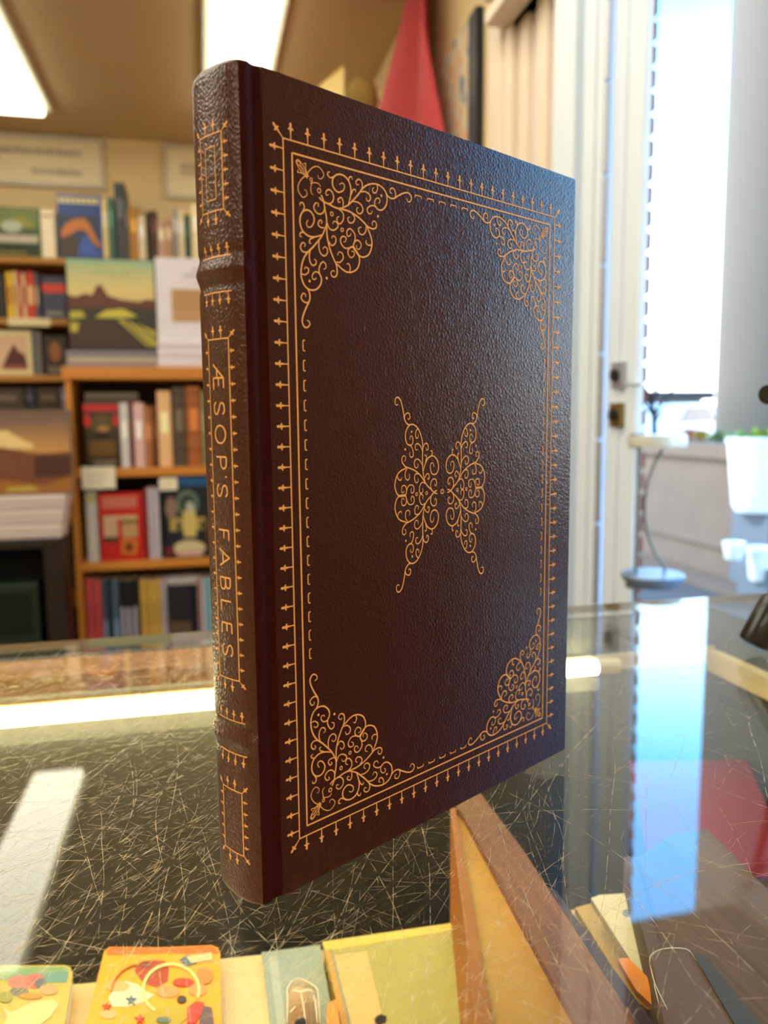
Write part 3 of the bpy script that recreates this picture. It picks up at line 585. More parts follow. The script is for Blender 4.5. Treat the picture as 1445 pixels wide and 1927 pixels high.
def scratch(x, y, ang, L, bend, wd):
    k = max(3, int(L / .008)); pts = []
    for q in range(k + 1):
        pts.append((x, y)); x += math.cos(ang) * L / k; y += math.sin(ang) * L / k; ang += bend / k + rnd.gauss(0, .03)
    pts = [p for p in pts if GX0 < p[0] < GX1 and GY0 < p[1] < GY1 - .004]
    if len(pts) < 3: return
    ZO[0] += 1; rows = []; n_ = len(pts)                     # a burr: two slopes meeting in a low crest
    for i, p in enumerate(pts):
        a, b = pts[max(i - 1, 0)], pts[min(i + 1, n_ - 1)]; dx, dy = b[0] - a[0], b[1] - a[1]; L_ = math.hypot(dx, dy) or 1; t = i / (n_ - 1); w2 = wd * .5 * (.25 + .75 * min(1, t / .15, (1 - t) / .15))
        nx, ny = -dy / L_ * w2, dx / L_ * w2; z0 = .00002
        rows.append([(p[0] + nx, p[1] + ny, z0), (p[0], p[1], z0 + w2 * .7), (p[0] - nx, p[1] - ny, z0)])
    gt.grid(rows, m_scr)
for q in range(4400):                                          # many fine marks, thinning out to the right
    x = rnd.gauss(-.05, .14); y = rnd.uniform(.08, .505)
    if x > .1 and rnd.random() < .75: continue
    scratch(x, y, rnd.choice((rnd.uniform(0, 3.14), rnd.gauss(1.1, .3), rnd.gauss(1.0, .2), rnd.gauss(2.4, .35), rnd.gauss(.25, .25))), abs(rnd.gauss(0, .02)) + .004, rnd.gauss(0, .35), rnd.choice((.00007, .00009, .00011, .00015)))
for q in range(640):                                           # long sweeps
    x = rnd.gauss(-.04, .15)
    if x > .12 and rnd.random() < .5: continue
    scratch(x, rnd.uniform(.1, .48), rnd.choice((rnd.uniform(0, 3.14), rnd.gauss(1.05, .3))), rnd.uniform(.03, .15), rnd.gauss(0, .45), rnd.choice((.00011, .00014, .0002)))
for q in range(9000):                                          # grit
    x = rnd.gauss(-.07, .12); y = .17 + .335 * rnd.random() ** .7; scratch(x, y, rnd.gauss(.3, .9), rnd.uniform(.0012, .005), 0, .00008)
for q in range(160): scratch(rnd.uniform(.1, .4), rnd.uniform(.1, .45), rnd.uniform(0, 3.14), rnd.uniform(.006, .06), rnd.gauss(0, .9), rnd.choice((.00008, .00012)))
gt.build('glass_top', case)
m_rail = mat('oak_rail', (150, 108, 58), .5, var=.15, scale=20); m_rail2 = mat('brown_rail', (176, 118, 58), .5, var=.15, scale=20); m_slate = mat('slate_lining', (86, 90, 82), .7, var=.12, scale=12); m_cream = mat('cream_rail', (240, 222, 168), .55, var=.04); m_deck = mat('case_deck', (72, 68, 58), .8, var=.2, scale=8); m_body = mat('case_body', (110, 74, 40), .5, var=.15)
MB().box((GX0 + .03, .488, -.018), (.06, .526, -.0065), m_rail2, .001).build('front_rail', case)
MB().box((GX0 + .03, .5215, -.0465), (.385, .526, -.0345), m_cream, .001).build('light_batten', case)
MB().box((.376, GY0 + .02, -.053), (.384, .521, -.036), m_cream, .001).build('side_rail', case)
MB().box((GX0 + .03, .526, -.55), (.388, .530, -GT), m_slate).build('front_panel', case)
MB().box((.384, GY0 + .02, -.55), (.388, .526, -GT), m_slate).build('side_panel', case)
MB().box((GX0 + .03, GY0 + .02, ZF), (.395, .536, -.55), m_body, .003).box((GX0 + .03, GY0 + .02, -.55), (.385, .525, -.545), m_deck).build('base_cabinet', case)
MB().box((GX0 + .02, GY0 + .02, -.55), (GX0 + .03, .536, -GT), m_body).build('side_panel', case)
MB().box((GX0 + .03, GY0 + .02, -.55), (.379, GY0 + .03, -GT), m_body).build('back_panel', case)
m_shelf = mat('case_shelf_board', (196, 168, 122), .7, var=.05)
SZ, SY = -.16, .417
MB().box((GX0 + .03, GY0 + .03, SZ - .008), (.379, SY, SZ), m_shelf, .001).build('shelf', case)
m_tube = mat('tube_light', (255, 250, 225), .4, emit=(1.0, .9, .5, LIGHT_TUBE))
MB().tube([(GX0 + .05, .514, -.040), (.278, .514, -.040)], .0055, m_tube, 14).build('light_tube', case, True)
MB().tube([(.278, .514, -.040), (.296, .514, -.040)], .006, m_cream, 12).build('tube_cap', case, True)
tag(case, 'glass display case with a heavily scratched top and a light tube inside', 'display case')

# ------------------------------------------------------------------ things inside the case
def ipoly(pts, z): return [at(x, y, 2, z) for x, y in pts]
def flat_item(name, pts, z, th, m, mside, label, cat, arts=(), part='cover', group=None):
    P = ipoly(pts, z); c = sum((p for p in P), Vector()) / len(P); t = empty(name, (c.x, c.y, z - th))
    L = [p - t.location for p in P]
    if th > .004:
        MB().prism(L, (0, 0, -.0016), m).build(part, t); inn = [Vector((p.x * .985, p.y * .985, p.z - .0016)) for p in L]
        MB().prism(inn, (0, 0, -(th - .0032)), mside).build('page_block', t)
        MB().prism([Vector((p.x, p.y, -.0 + .0016)) for p in L], (0, 0, -.0016), m).build('back_cover', t)
    else: MB().prism(L, (0, 0, -th), m, mside).build(part, t)
    g = {}
    for nm, poly, mm in arts: g.setdefault(nm, []).append((poly, mm))
    k = 0
    for nm, Ls in g.items():
        b = MB()
        for poly, mm in Ls:
            k += 1; q = [at(x, y, 2, z + .0001 + k * .00004) - t.location for x, y in poly]; b.prism(q, (0, 0, -.00012 - k * .00004), mm)
        b.build(nm, t)
    tag(t, label, cat, group); return t
def EP(x, y, rx, ry, n=20, a0=0, a1=6.2832): return [(x + rx * math.cos(a0 + (a1 - a0) * q / n), y + ry * math.sin(a0 + (a1 - a0) * q / n)) for q in range(n)]
def star(x, y, r): return [(x + r * (1 if q % 2 == 0 else .42) * math.cos(q * math.pi / 5 - 1.57), y + r * (1 if q % 2 == 0 else .42) * math.sin(q * math.pi / 5 - 1.57)) for q in range(10)]
def band(x, y, r, w_, a0, a1, n=24): return [(x + r * math.cos(a0 + (a1 - a0) * q / n), y + r * .92 * math.sin(a0 + (a1 - a0) * q / n)) for q in range(n + 1)] + [(x + (r - w_) * math.cos(a1 + (a0 - a1) * q / n), y + (r - w_) * .92 * math.sin(a1 + (a0 - a1) * q / n)) for q in range(n + 1)]
K = lambda *c: mat('print_%d_%d_%d' % c, c, .45, var=.1, scale=50)
zi = SZ + .014
# green picture book
flat_item('picture_book', [(-90, 1818), (122, 1816), (133, 1820), (137, 1834), (112, 1990), (-120, 1990)], zi + .002, .0155, K(196, 178, 82), m_page,
  'green and teal picture book with pink shapes at the lower left', 'book',
  [('cover_art', [(-90, 1820), (120, 1819), (130, 1824), (128, 1842), (-90, 1846)], K(120, 160, 110)), ('cover_art', [(20, 1834), (125, 1828), (126, 1848), (40, 1850)], K(96, 150, 140)), ('cover_art', EP(40, 1848, 26, 13), K(206, 120, 110)), ('cover_art', EP(66, 1846, 18, 14), K(196, 96, 96)), ('cover_art', EP(36, 1866, 18, 8), K(110, 110, 100)), ('cover_art', EP(76, 1850, 11, 9), K(90, 104, 110)), ('cover_art', EP(92, 1862, 18, 10), K(200, 160, 110)), ('cover_art', EP(58, 1874, 22, 6), K(214, 140, 60)), ('cover_art', [(8, 1926), (18, 1905), (60, 1886), (100, 1880), (110, 1890), (96, 1912), (60, 1940), (20, 1950)], K(226, 206, 140)), ('cover_art', [(4, 1892), (14, 1916), (34, 1916), (24, 1908)], K(226, 206, 140)), ('cover_art', EP(10, 1876, 14, 10), K(150, 150, 70))])
# orange picture book
orange_out = [(196, 1790), (206, 1782), (300, 1783), (398, 1779), (410, 1783), (414, 1794), (418, 2010), (138, 2010), (165, 1915)]
flat_item('picture_book', orange_out, zi + .003, .0165, K(246, 168, 22), m_page, 'bright orange picture book with round shapes, a hoop and small stars on its cover', 'book',
  [('cover_art', [(200, 1789), (208, 1783), (300, 1784), (396, 1780), (410, 1786), (411, 1794), (300, 1794), (202, 1797)], K(236, 104, 30)),
   ('cover_art', [(252, 1826), (262, 1812), (285, 1806), (310, 1808), (318, 1822), (316, 1846), (296, 1858), (270, 1850)], K(176, 56, 30)), ('cover_art', EP(274, 1815, 12, 7), K(130, 44, 28)),
   ('cover_art', [(204, 1880), (214, 1858), (236, 1846), (258, 1852), (276, 1866), (290, 1872), (270, 1886), (240, 1894), (212, 1894)], K(244, 226, 180)), ('cover_art', EP(222, 1856, 22, 10), K(236, 176, 112)), ('cover_art', EP(204, 1908, 16, 9), K(236, 176, 112)), ('cover_art', EP(316, 1866, 22, 11), K(232, 150, 86)), ('cover_art', EP(372, 1862, 18, 12), K(232, 150, 86)),
   ('cover_art', [(262, 1906), (300, 1896), (352, 1894), (356, 1912), (330, 1935), (280, 1935)], K(186, 160, 20)), ('cover_art', [(338, 1806), (352, 1796), (374, 1800), (370, 1812), (350, 1818)], K(76, 108, 132)), ('cover_art', [(350, 1800), (398, 1792), (400, 1806), (360, 1812)], K(226, 206, 150)), ('cover_art', EP(385, 1836, 16, 16), K(206, 130, 60)), ('cover_art', EP(345, 1848, 20, 8), K(206, 52, 30)), ('cover_art', EP(342, 1880, 9, 7), K(44, 36, 40)), ('cover_art', [(352, 1896), (368, 1884), (384, 1886), (380, 1905), (368, 1925), (352, 1925)], K(214, 40, 36)), ('cover_art', [(382, 1892), (398, 1896), (404, 1935), (372, 1935)], K(96, 70, 80)),
   ('cover_art', star(247, 1881, 11), K(60, 100, 130)), ('cover_art', star(201, 1893, 9), K(206, 52, 36)), ('cover_art', star(263, 1917, 10), K(214, 60, 36)), ('cover_art', EP(308, 1919, 14, 6), K(90, 110, 96)), ('cover_art', band(322, 1862, 55, 5, 2.2, 6.6), K(250, 226, 140)), ('cover_art', band(270, 1868, 62, 3, 3.2, 4.5), K(200, 120, 20))])
# cream cards and booklets
flat_item('cream_card', [(100, 1856), (190, 1848), (180, 1960), (90, 1970)], SZ + .003, .003, K(226, 198, 142), K(206, 176, 120), 'cream card lying between the green and the orange picture books', 'card')
flat_item('cream_card', [(404, 1806), (497, 1796), (514, 1990), (400, 1990)], zi - .006, .008, K(226, 198, 140), m_page, 'cream booklet directly right of the orange picture book', 'booklet')
flat_item('grey_booklet', [(492, 1792), (602, 1778), (640, 1990), (516, 1990)], zi - .004, .010, K(150, 166, 152), K(236, 206, 120), 'pale blue grey booklet under the clear packet', 'booklet', [('cover_art', [(505, 1800), (522, 1797), (545, 1990), (530, 1990)], K(176, 186, 170))])
pk = empty('clear_packet', at(568, 1900, 2, zi + .002)); g = MB()
m_pack = glass_mat('packet_film', (.86, .74, .66), .12, .10); m_fold = mat('packet_fold', (245, 232, 200), .3)
out = [(539, 1862), (548, 1846), (562, 1839), (580, 1846), (594, 1856), (599, 1870), (608, 1990), (538, 1990)]
P = [at(x, y, 2, zi + .006) - pk.location for x, y in out]; g.prism(P, (0, 0, -.005), m_pack); g.build('film', pk)
f2 = MB(); fk = lambda x, y, lf: tuple(at(x, y, 2, zi + .0062 + lf) - pk.location)
for pts in ([(540, 1925), (541, 1880), (540, 1864), (548, 1848), (562, 1841)], [(562, 1841), (580, 1848), (594, 1858), (598, 1870), (602, 1925)], [(550, 1862), (566, 1866), (580, 1862), (592, 1868)], [(590, 1872), (594, 1890), (597, 1925)], [(566, 1868), (572, 1900), (576, 1940)], [(545, 1905), (552, 1898), (556, 1893)]):
    ribbon(f2, smooth_path(pts, 4), 2.2, m_fold, fk, (.4, .4))
f2.build('fold', pk); tag(pk, 'narrow clear plastic packet with a rounded end lying on the grey booklet', 'packet')
flat_item('olive_book', [(606, 1772), (884, 1732), (893, 1740), (930, 1990), (668, 1990)], zi + .004, .017, K(174, 166, 82), K(226, 200, 104), 'large olive green book with a cream strip, at the bottom centre inside the case', 'book',
   [('cover_art', [(606, 1772), (884, 1732), (888, 1744), (614, 1790)], K(224, 198, 84)), ('cover_art', [(624, 1798), (690, 1790), (738, 1990), (676, 1990)], K(226, 184, 112)), ('cover_art', [(613, 1788), (621, 1786), (670, 1990), (655, 1990)], K(206, 150, 60)), ('cover_art', [(620, 1786), (626, 1786), (662, 1930), (656, 1930)], K(150, 150, 110))])
flat_item('orange_slip', [(616, 1888), (632, 1880), (650, 1990), (612, 1990)], zi + .0085, .002, K(240, 150, 40), K(240, 150, 40), 'small orange slip of paper at the left edge of the olive book', 'paper slip')
flat_item('cream_book', [(-120, 1706), (50, 1704), (40, 1800), (-120, 1808)], SZ - .10, .02, K(150, 128, 78), m_page, 'cream and green book at the far left, deeper inside the case', 'book', [('cover_art', [(-120, 1762), (44, 1758), (40, 1798), (-120, 1806)], K(88, 90, 36))])
# thick old book standing with its page edges up
def solid(name, quads_top, z, depth, m, parent): return MB().prism([at(x, y, 2, z) - parent.location for x, y in quads_top], (0, 0, -depth), m).build(name, parent)
m_must = mat('mustard_cloth', (200, 150, 58), .7, var=.16, scale=40, bump=.2); m_orb = mat('ochre_board', (170, 104, 30), .6, var=.15)
m_edgep = mat('brown_page_edges', (136, 90, 52), .8, var=.6, scale=500, stretch=(1, .03, 1)); m_plum = mat('plum_cloth', (66, 44, 46), .7, var=.15)
ob = empty('old_thick_book', at(1040, 1760, 2, SZ)); zt_ = -.075
def pbox(name, pts, z0, z1, m): # pts: outline in the photograph, taken on the plane z0, then carried straight down to z1
    P = [at(x, y, 2, z0) for x, y in pts]
    for p in P: p.x = min(p.x, .371)
    return MB().prism([p - ob_.location for p in P], (0, 0, z1 - z0), m).build(name, ob_)
ob_ = ob
pg = MB(); P0 = [at(x, y, 2, zt_) - ob.location for x, y in ((872, 1534), (858, 1517), (902, 1490), (985, 1600), (1238, 1990), (1120, 1990))]
dirv = (P0[5] - P0[0]); dirv = Vector((dirv.x, dirv.y, 0)).normalized()
pg.prism(P0, (0, 0, SZ - zt_ + .004), m_edgep)
MATS['brown_page_edges'].node_tree.nodes['Mapping'].inputs['Rotation'].default_value = (0, 0, -math.atan2(dirv.y, dirv.x) + math.pi / 2)
pg.build('page_block', ob)
pbox('front_endpaper', [(856, 1522), (872, 1534), (1120, 1990), (934, 1990)], zt_ - .004, zt_ - .007, m_must)
pbox('front_board', [(847, 1523), (857, 1519), (938, 1990), (902, 1990)], zt_ - .002, SZ + .002, m_orb)
pbox('back_board', [(1030, 1668), (1046, 1676), (1278, 1990), (1238, 1990)], zt_ - .004, SZ + .002, m_plum)
tag(ob, 'thick old book with brown page edges uppermost and a mustard front board', 'book')
# card wedge, orange tucked slip
flat_item('cream_envelope', [(1112, 1690), (1128, 1684), (1190, 1680), (1224, 1800), (1236, 1860), (1222, 1862)], -.10, .004, K(226, 214, 168), K(206, 180, 90), 'cream envelope with a blue postmark wedged between the two thick old books', 'envelope', [('postmark', EP(1180, 1718, 9, 7), K(130, 150, 150))])
flat_item('yellow_folder', [(1082, 1708), (1112, 1700), (1236, 1870), (1228, 1905), (1190, 1880)], -.115, .004, K(206, 164, 60), K(180, 140, 50), 'yellow paper folder beside the cream envelope', 'folder')
flat_item('orange_slip', [(1162, 1804), (1182, 1802), (1216, 1836), (1238, 1880), (1234, 1898), (1196, 1862)], -.094, .003, K(250, 150, 40), K(250, 150, 40), 'orange slip of paper inside the yellow folder', 'paper slip')
ob2 = empty('old_large_book', at(1330, 1800, 2, SZ)); ob_ = ob2
m_edgeq = mat('grey_page_edges', (100, 78, 58), .8, var=.6, scale=500, stretch=(1, .03, 1)); MATS['grey_page_edges'].node_tree.nodes['Mapping'].inputs['Rotation'].default_value = (0, 0, -math.atan2(dirv.y, dirv.x) + math.pi / 2)
pbox('page_block', [(1196, 1616), (1262, 1572), (1330, 1560), (1560, 1790), (1560, 1990), (1275, 1990)], -.085, -.104, m_edgeq)
pbox('back_board', [(1290, 1650), (1340, 1610), (1560, 1830), (1560, 1990), (1350, 1990)], -.104, SZ + .004, mat('umber_cloth', (84, 64, 46), .7, var=.2))
pbox('front_board', [(1174, 1612), (1196, 1612), (1246, 1800), (1258, 1900), (1300, 1990), (1272, 1990), (1234, 1900), (1224, 1812)], -.083, -.104, mat('umber_board', (96, 76, 54), .6, var=.15))
tag(ob2, 'large old book with grey brown page edges uppermost at the lower right', 'book')
gw = empty('wrapped_book', at(1340, 1880, 2, -.083)); ob_ = gw
pbox('cover', [(1226, 1800), (1262, 1782), (1300, 1788), (1420, 1990), (1262, 1990)], -.070, -.082, mat('brown_leather', (112, 84, 58), .5, var=.2)); pbox('spine', [(1300, 1788), (1330, 1800), (1480, 1990), (1420, 1990)], -.069, -.082, mat('dark_leather', (76, 70, 54), .5, var=.2))
g = MB(); fk2 = lambda x, y, lf: tuple(at(x, y, 2, -.0695 + lf) - gw.location)
for pts in ([(1222, 1812), (1226, 1796), (1250, 1785), (1292, 1786), (1308, 1805)], [(1222, 1812), (1232, 1850), (1246, 1880), (1256, 1900)], [(1230, 1850), (1240, 1890)], [(1308, 1805), (1360, 1860), (1420, 1930)]): ribbon(g, smooth_path(pts, 4), 1.6, m_fold, fk2, (.4, .4))
g.build('clear_wrapper', gw); tag(gw, 'brown book in a clear wrapper lying on the large old book', 'book')
flat_item('red_book', [(1184, 1432), (1405, 1429), (1500, 1650), (1225, 1650)], -.108, .045, K(128, 26, 40), K(120, 84, 60), 'red covered book lying under the right side of the glass top', 'book')
bx_ = at(1300, 1500, 2, -.155)
tag(MB().box((.325, .43, -.544), (.37, .505, -.1535), mat('dark_carton', (46, 44, 44), .7)).build('carton'), 'dark carton under the red covered book inside the case', 'carton')

# ------------------------------------------------------------------ desk lamp on the counter
m_blk = mat('black_enamel', (14, 13, 11), .3, var=.1, coat=.2); m_brs = mat('aged_bronze', (120, 92, 44), .35, .7, var=.2)
lp = empty('desk_lamp', (.47, .42, 0)); L0 = lp.location
a = at(1418, 1212, 1, .40); bvec = at(1470, 1116, 1, .40) - a; L = bvec.length; bd_ = bvec.normalized()
sd = MB(); rows = []
up = bd_.orthogonal().normalized(); sv = bd_.cross(up)
for t_, r in ((-.0, .0), (-.001, .006), (.0, .0088), (.002, .0095), (L * .82, .0095), (L * .86, .0088), (L * .95, .0055), (L, .005)):
    rows.append([a - L0 + bd_ * t_ + (up * math.cos(q * math.pi / 12) + sv * math.sin(q * math.pi / 12)) * r for q in range(24)])
sd.grid(rows, m_blk, True); sd.build('lamp_head', lp, True)
MB().tube([a - L0 + bd_ * L * .98, at(1486, 1000, 1, .41) - L0, at(1480, 860, 1, .42) - L0, at(1462, 745, 1, .42) - L0], .003, m_blk, 10).build('arm', lp, True)
k = at(1452, 737, 1, .42) - L0
MB().tube([k + Vector((-.006, -.004, -.002)), k + Vector((.012, .004, 0))], .006, m_blk, 14).build('joint_knob', lp, True)
MB().tube([at(1462, 745, 1, .42) - L0, Vector((.015, .0, .10)), Vector((0, 0, .012))], .003, m_blk, 10).build('stem', lp, True)
MB().lathe([(0, 0), (.026, 0), (.026, .006), (.02, .012), (0, .013)], m_blk, n=28).build('base', lp, True)
tag(lp, 'small black desk lamp at the right edge, cylinder head low over the glass', 'lamp')

# ------------------------------------------------------------------ two tier stand in the doorway
m_wmet = mat('white_metal', (206, 210, 206), .4, .2, var=.06); m_gmet = mat('grey_metal', (118, 122, 116), .4, .5, var=.1); m_tray = mat('blue_grey_tray', (122, 140, 166), .4, .2, var=.1)
yS = .99; c0 = at(1236, 829, 1, yS); r0 = (at(1282, 829, 1, yS).x - at(1187, 829, 1, yS).x) / 2; c1 = at(1236, 1088, 1, yS)
sd_ = empty('tier_stand', (c0.x, yS, ZF)); O = sd_.location
MB().lathe([(0, c0.z - ZF - .008), (r0, c0.z - ZF - .008), (r0 * 1.02, c0.z - ZF), (r0, c0.z - ZF + .008), (0, c0.z - ZF + .008)], m_wmet, n=32).build('top_plate', sd_, True)
MB().lathe([(0, c1.z - ZF - .010), (r0 * .85, c1.z - ZF - .010), (r0 * 1.1, c1.z - ZF + .001), (r0 * 1.12, c1.z - ZF + .006), (r0 * 1.08, c1.z - ZF + .008), (0, c1.z - ZF + .007)], m_tray, n=32).build('tray', sd_, True)
xp = at(1200, 950, 1, yS).x - O.x
MB().tube([(xp, 0, c0.z - ZF - .004), (xp, 0, 0)], .0028, m_gmet, 10).build('pole', sd_, True)
MB().box((xp - .012, -.008, c1.z - ZF - .012), (xp - .002, .008, c1.z - ZF + .010), m_gmet, .001).build('clamp', sd_); MB().box((xp - .012, -.008, c0.z - ZF - .010), (xp - .002, .008, c0.z - ZF + .010), m_gmet, .001).build('clamp', sd_)
wire = [at(x, y, 1, yS) - O for x, y in ((1246, 846), (1232, 872), (1219, 905), (1213, 945), (1213, 975), (1220, 1010), (1232, 1040), (1246, 1060), (1251, 1072), (1246, 1084))]
MB().tube(wire, .0022, m_gmet, 8).build('curved_wire', sd_, True)
MB().lathe([(0, 0), (.045, 0), (.045, .008), (0, .012)], m_gmet, n=28).build('base', sd_, True)
tag(sd_, 'white two tier metal stand with a curved wire before the doorway', 'stand')

# scraps of lint on the glass by the near edge
m_lint = mat('grey_lint', (70, 66, 60), .95, var=.5, scale=900)
for (x, y, r, lb) in ((716, 1926, .0012, 'dark grey lint tuft on the glass at the bottom centre edge'), (566, 1932, .0011, 'smaller grey lint tuft left of the other one on the glass')):
    p = at(x, y, 2, 0); bm = bmesh.new(); bmesh.ops.create_icosphere(bm, subdivisions=3, radius=r)
    for v in bm.verts: v.co = Vector((v.co.x * 1.3, v.co.y * .8, v.co.z)) * random.uniform(.75, 1.15)
    o = MB().bm(bm, m_lint).build('lint_tuft', None, True); o.location = (p.x, p.y, r * .8); tag(o, lb, 'lint')
MOTIF={'main': [(10.29, 9.52), (11.09, 10.84), (11.61, 13.26), (12.12, 15.68), (12.18, 18.24), (12.22, 20.44), (12.64, 22.52), (13.47, 24.84), (14.67, 27.06), (15.63, 28.63), (15.89, 30.03), (15.78, 31.35), (15.01, 32.18), (13.95, 32.11), (13.47, 31.26), (14.19, 30.43), (14.98, 30.65)], 'lobe': [(15.53, 28.29), (16.33, 28.61), (17.99, 29.62), (19.9, 30.21), (22.05, 29.87), (23.96, 28.7), (24.9, 26.74), (25.02, 24.82), (24.6, 23.42), (23.37, 22.46), (21.91, 22.52), (20.49, 23.5), (20.37, 24.85), (21.49, 25.76), (22.78, 24.9), (22.66, 23.91), (21.7, 23.82)], 'tailb': [(12.15, 16.96), (11.72, 18.39), (10.41, 20.82), (8.87, 22.58), (6.9, 24.63), (4.96, 26.3), (3.47, 28.18), (2.58, 30.4), (2.3, 32.79), (2.78, 34.78), (3.9, 36.24), (5.66, 36.9), (7.64, 36.58), (9.17, 35.34), (9.8, 33.91), (9.55, 32.53), (8.63, 31.64), (7.43, 31.62), (6.48, 32.5), (6.46, 33.58), (7.35, 33.76), (7.87, 33.18)], 'tail': [(4.21, 36.44), (5.02, 37.36), (5.4, 38.68), (5.09, 40.18), (4.04, 41.86), (2.81, 44.28), (2.35, 46.15), (2.89, 47.42), (3.98, 47.79), (5.04, 46.97), (4.97, 46.04), (4.14, 45.64)], 'c3': [(9.33, 32.6), (8.93, 30.9), (9.47, 29.3), (10.49, 28.35), (11.5, 28.9), (11.52, 29.98), (10.63, 30.49)], 'c4': [(5.0, 40.2), (4.01, 40.7), (2.71, 40.27), (2.17, 39.36), (2.78, 38.24), (3.74, 38.34), (3.76, 39.11)], 'c5': [(2.33, 32.6), (3.59, 32.85), (4.88, 32.05), (5.03, 31.01), (4.06, 30.68), (3.47, 31.39)], 'c6': [(5.95, 25.46), (5.42, 27.24), (5.68, 28.96), (6.59, 29.84), (7.69, 29.45), (7.97, 28.43), (7.16, 27.98)], 'c7': [(9.18, 22.41), (9.04, 24.34), (9.62, 25.99), (10.99, 26.6), (12.11, 25.8), (12.22, 24.48), (11.16, 24.0), (10.5, 24.78)], 'c8': [(5.09, 26.19), (3.65, 26.52), (2.55, 26.03), (2.31, 24.96), (3.15, 23.91), (4.03, 24.22), (3.66, 25.08)], 'c9': [(7.37, 21.88), (5.88, 22.6), (5.55, 23.6), (6.26, 23.74)], 'big': [(10.5, 20.69), (8.17, 21.52), (5.95, 21.85), (4.17, 21.33), (2.83, 20.14), (2.26, 18.17), (2.73, 16.21), (4.01, 14.88), (5.77, 14.65), (7.13, 15.66), (7.48, 17.19), (6.54, 18.87), (5.22, 19.3), (4.63, 18.41), (5.26, 17.29)], 'b1': [(3.64, 20.96), (2.51, 21.25), (2.14, 22.08), (2.89, 22.45)], 'b2': [(3.36, 15.21), (3.99, 13.98), (3.43, 12.9), (2.52, 13.11), (2.49, 13.84)], 'c11': [(11.27, 18.61), (9.77, 18.64), (8.89, 17.9), (9.63, 16.67), (10.41, 16.97), (10.06, 17.63)], 'c12': [(11.45, 12.2), (11.16, 13.96), (9.82, 14.96), (8.23, 14.67), (7.44, 13.37), (8.17, 12.13), (9.21, 12.22), (8.87, 13.07)], 'c13': [(12.24, 16.75), (13.19, 18.47), (14.87, 18.69), (16.43, 17.52), (16.22, 16.4), (15.0, 16.15), (14.46, 17.07)], 'c14': [(12.72, 22.13), (13.9, 23.24), (15.27, 22.46), (15.57, 20.96), (14.53, 20.39), (13.85, 21.23)], 'c15': [(15.52, 27.74), (17.01, 27.68), (18.31, 26.38), (18.0, 24.98), (16.72, 24.73), (16.13, 25.83)], 'c16': [(20.75, 30.08), (21.11, 28.75), (20.42, 27.64), (19.67, 28.0)], 'c17': [(21.68, 22.7), (19.29, 23.3), (17.85, 22.42), (17.35, 21.08), (18.28, 19.98), (19.57, 20.22), (19.35, 21.22), (18.55, 21.61)]}
BASE={'C1': [(5.98, 5.18), (4.43, 5.45), (2.71, 6.99), (1.8, 8.94), (2.36, 10.56), (3.7, 11.36), (5.0, 10.36), (4.84, 9.32), (4.09, 9.23)], 'C2': [(7.0, 6.29), (6.5, 8.01), (6.54, 9.46), (7.27, 10.09)], 'L1': [(5.76, 5.15), (4.83, 3.65), (3.24, 2.05), (1.91, 1.34), (1.85, 2.57), (3.49, 3.23), (5.31, 4.95)], 'L2': [(5.31, 4.84), (2.87, 4.74), (1.82, 4.76), (2.15, 4.02)]}
RINGS={'r1': (18.7, 17.48), 'r2': (14.62, 13.74), 'ring': (9.53, 8.42), 'fr': (6.67, 5.92)}
DOTS={'d1': (5.38, 34.41), 'd2': (11.81, 32.88)}

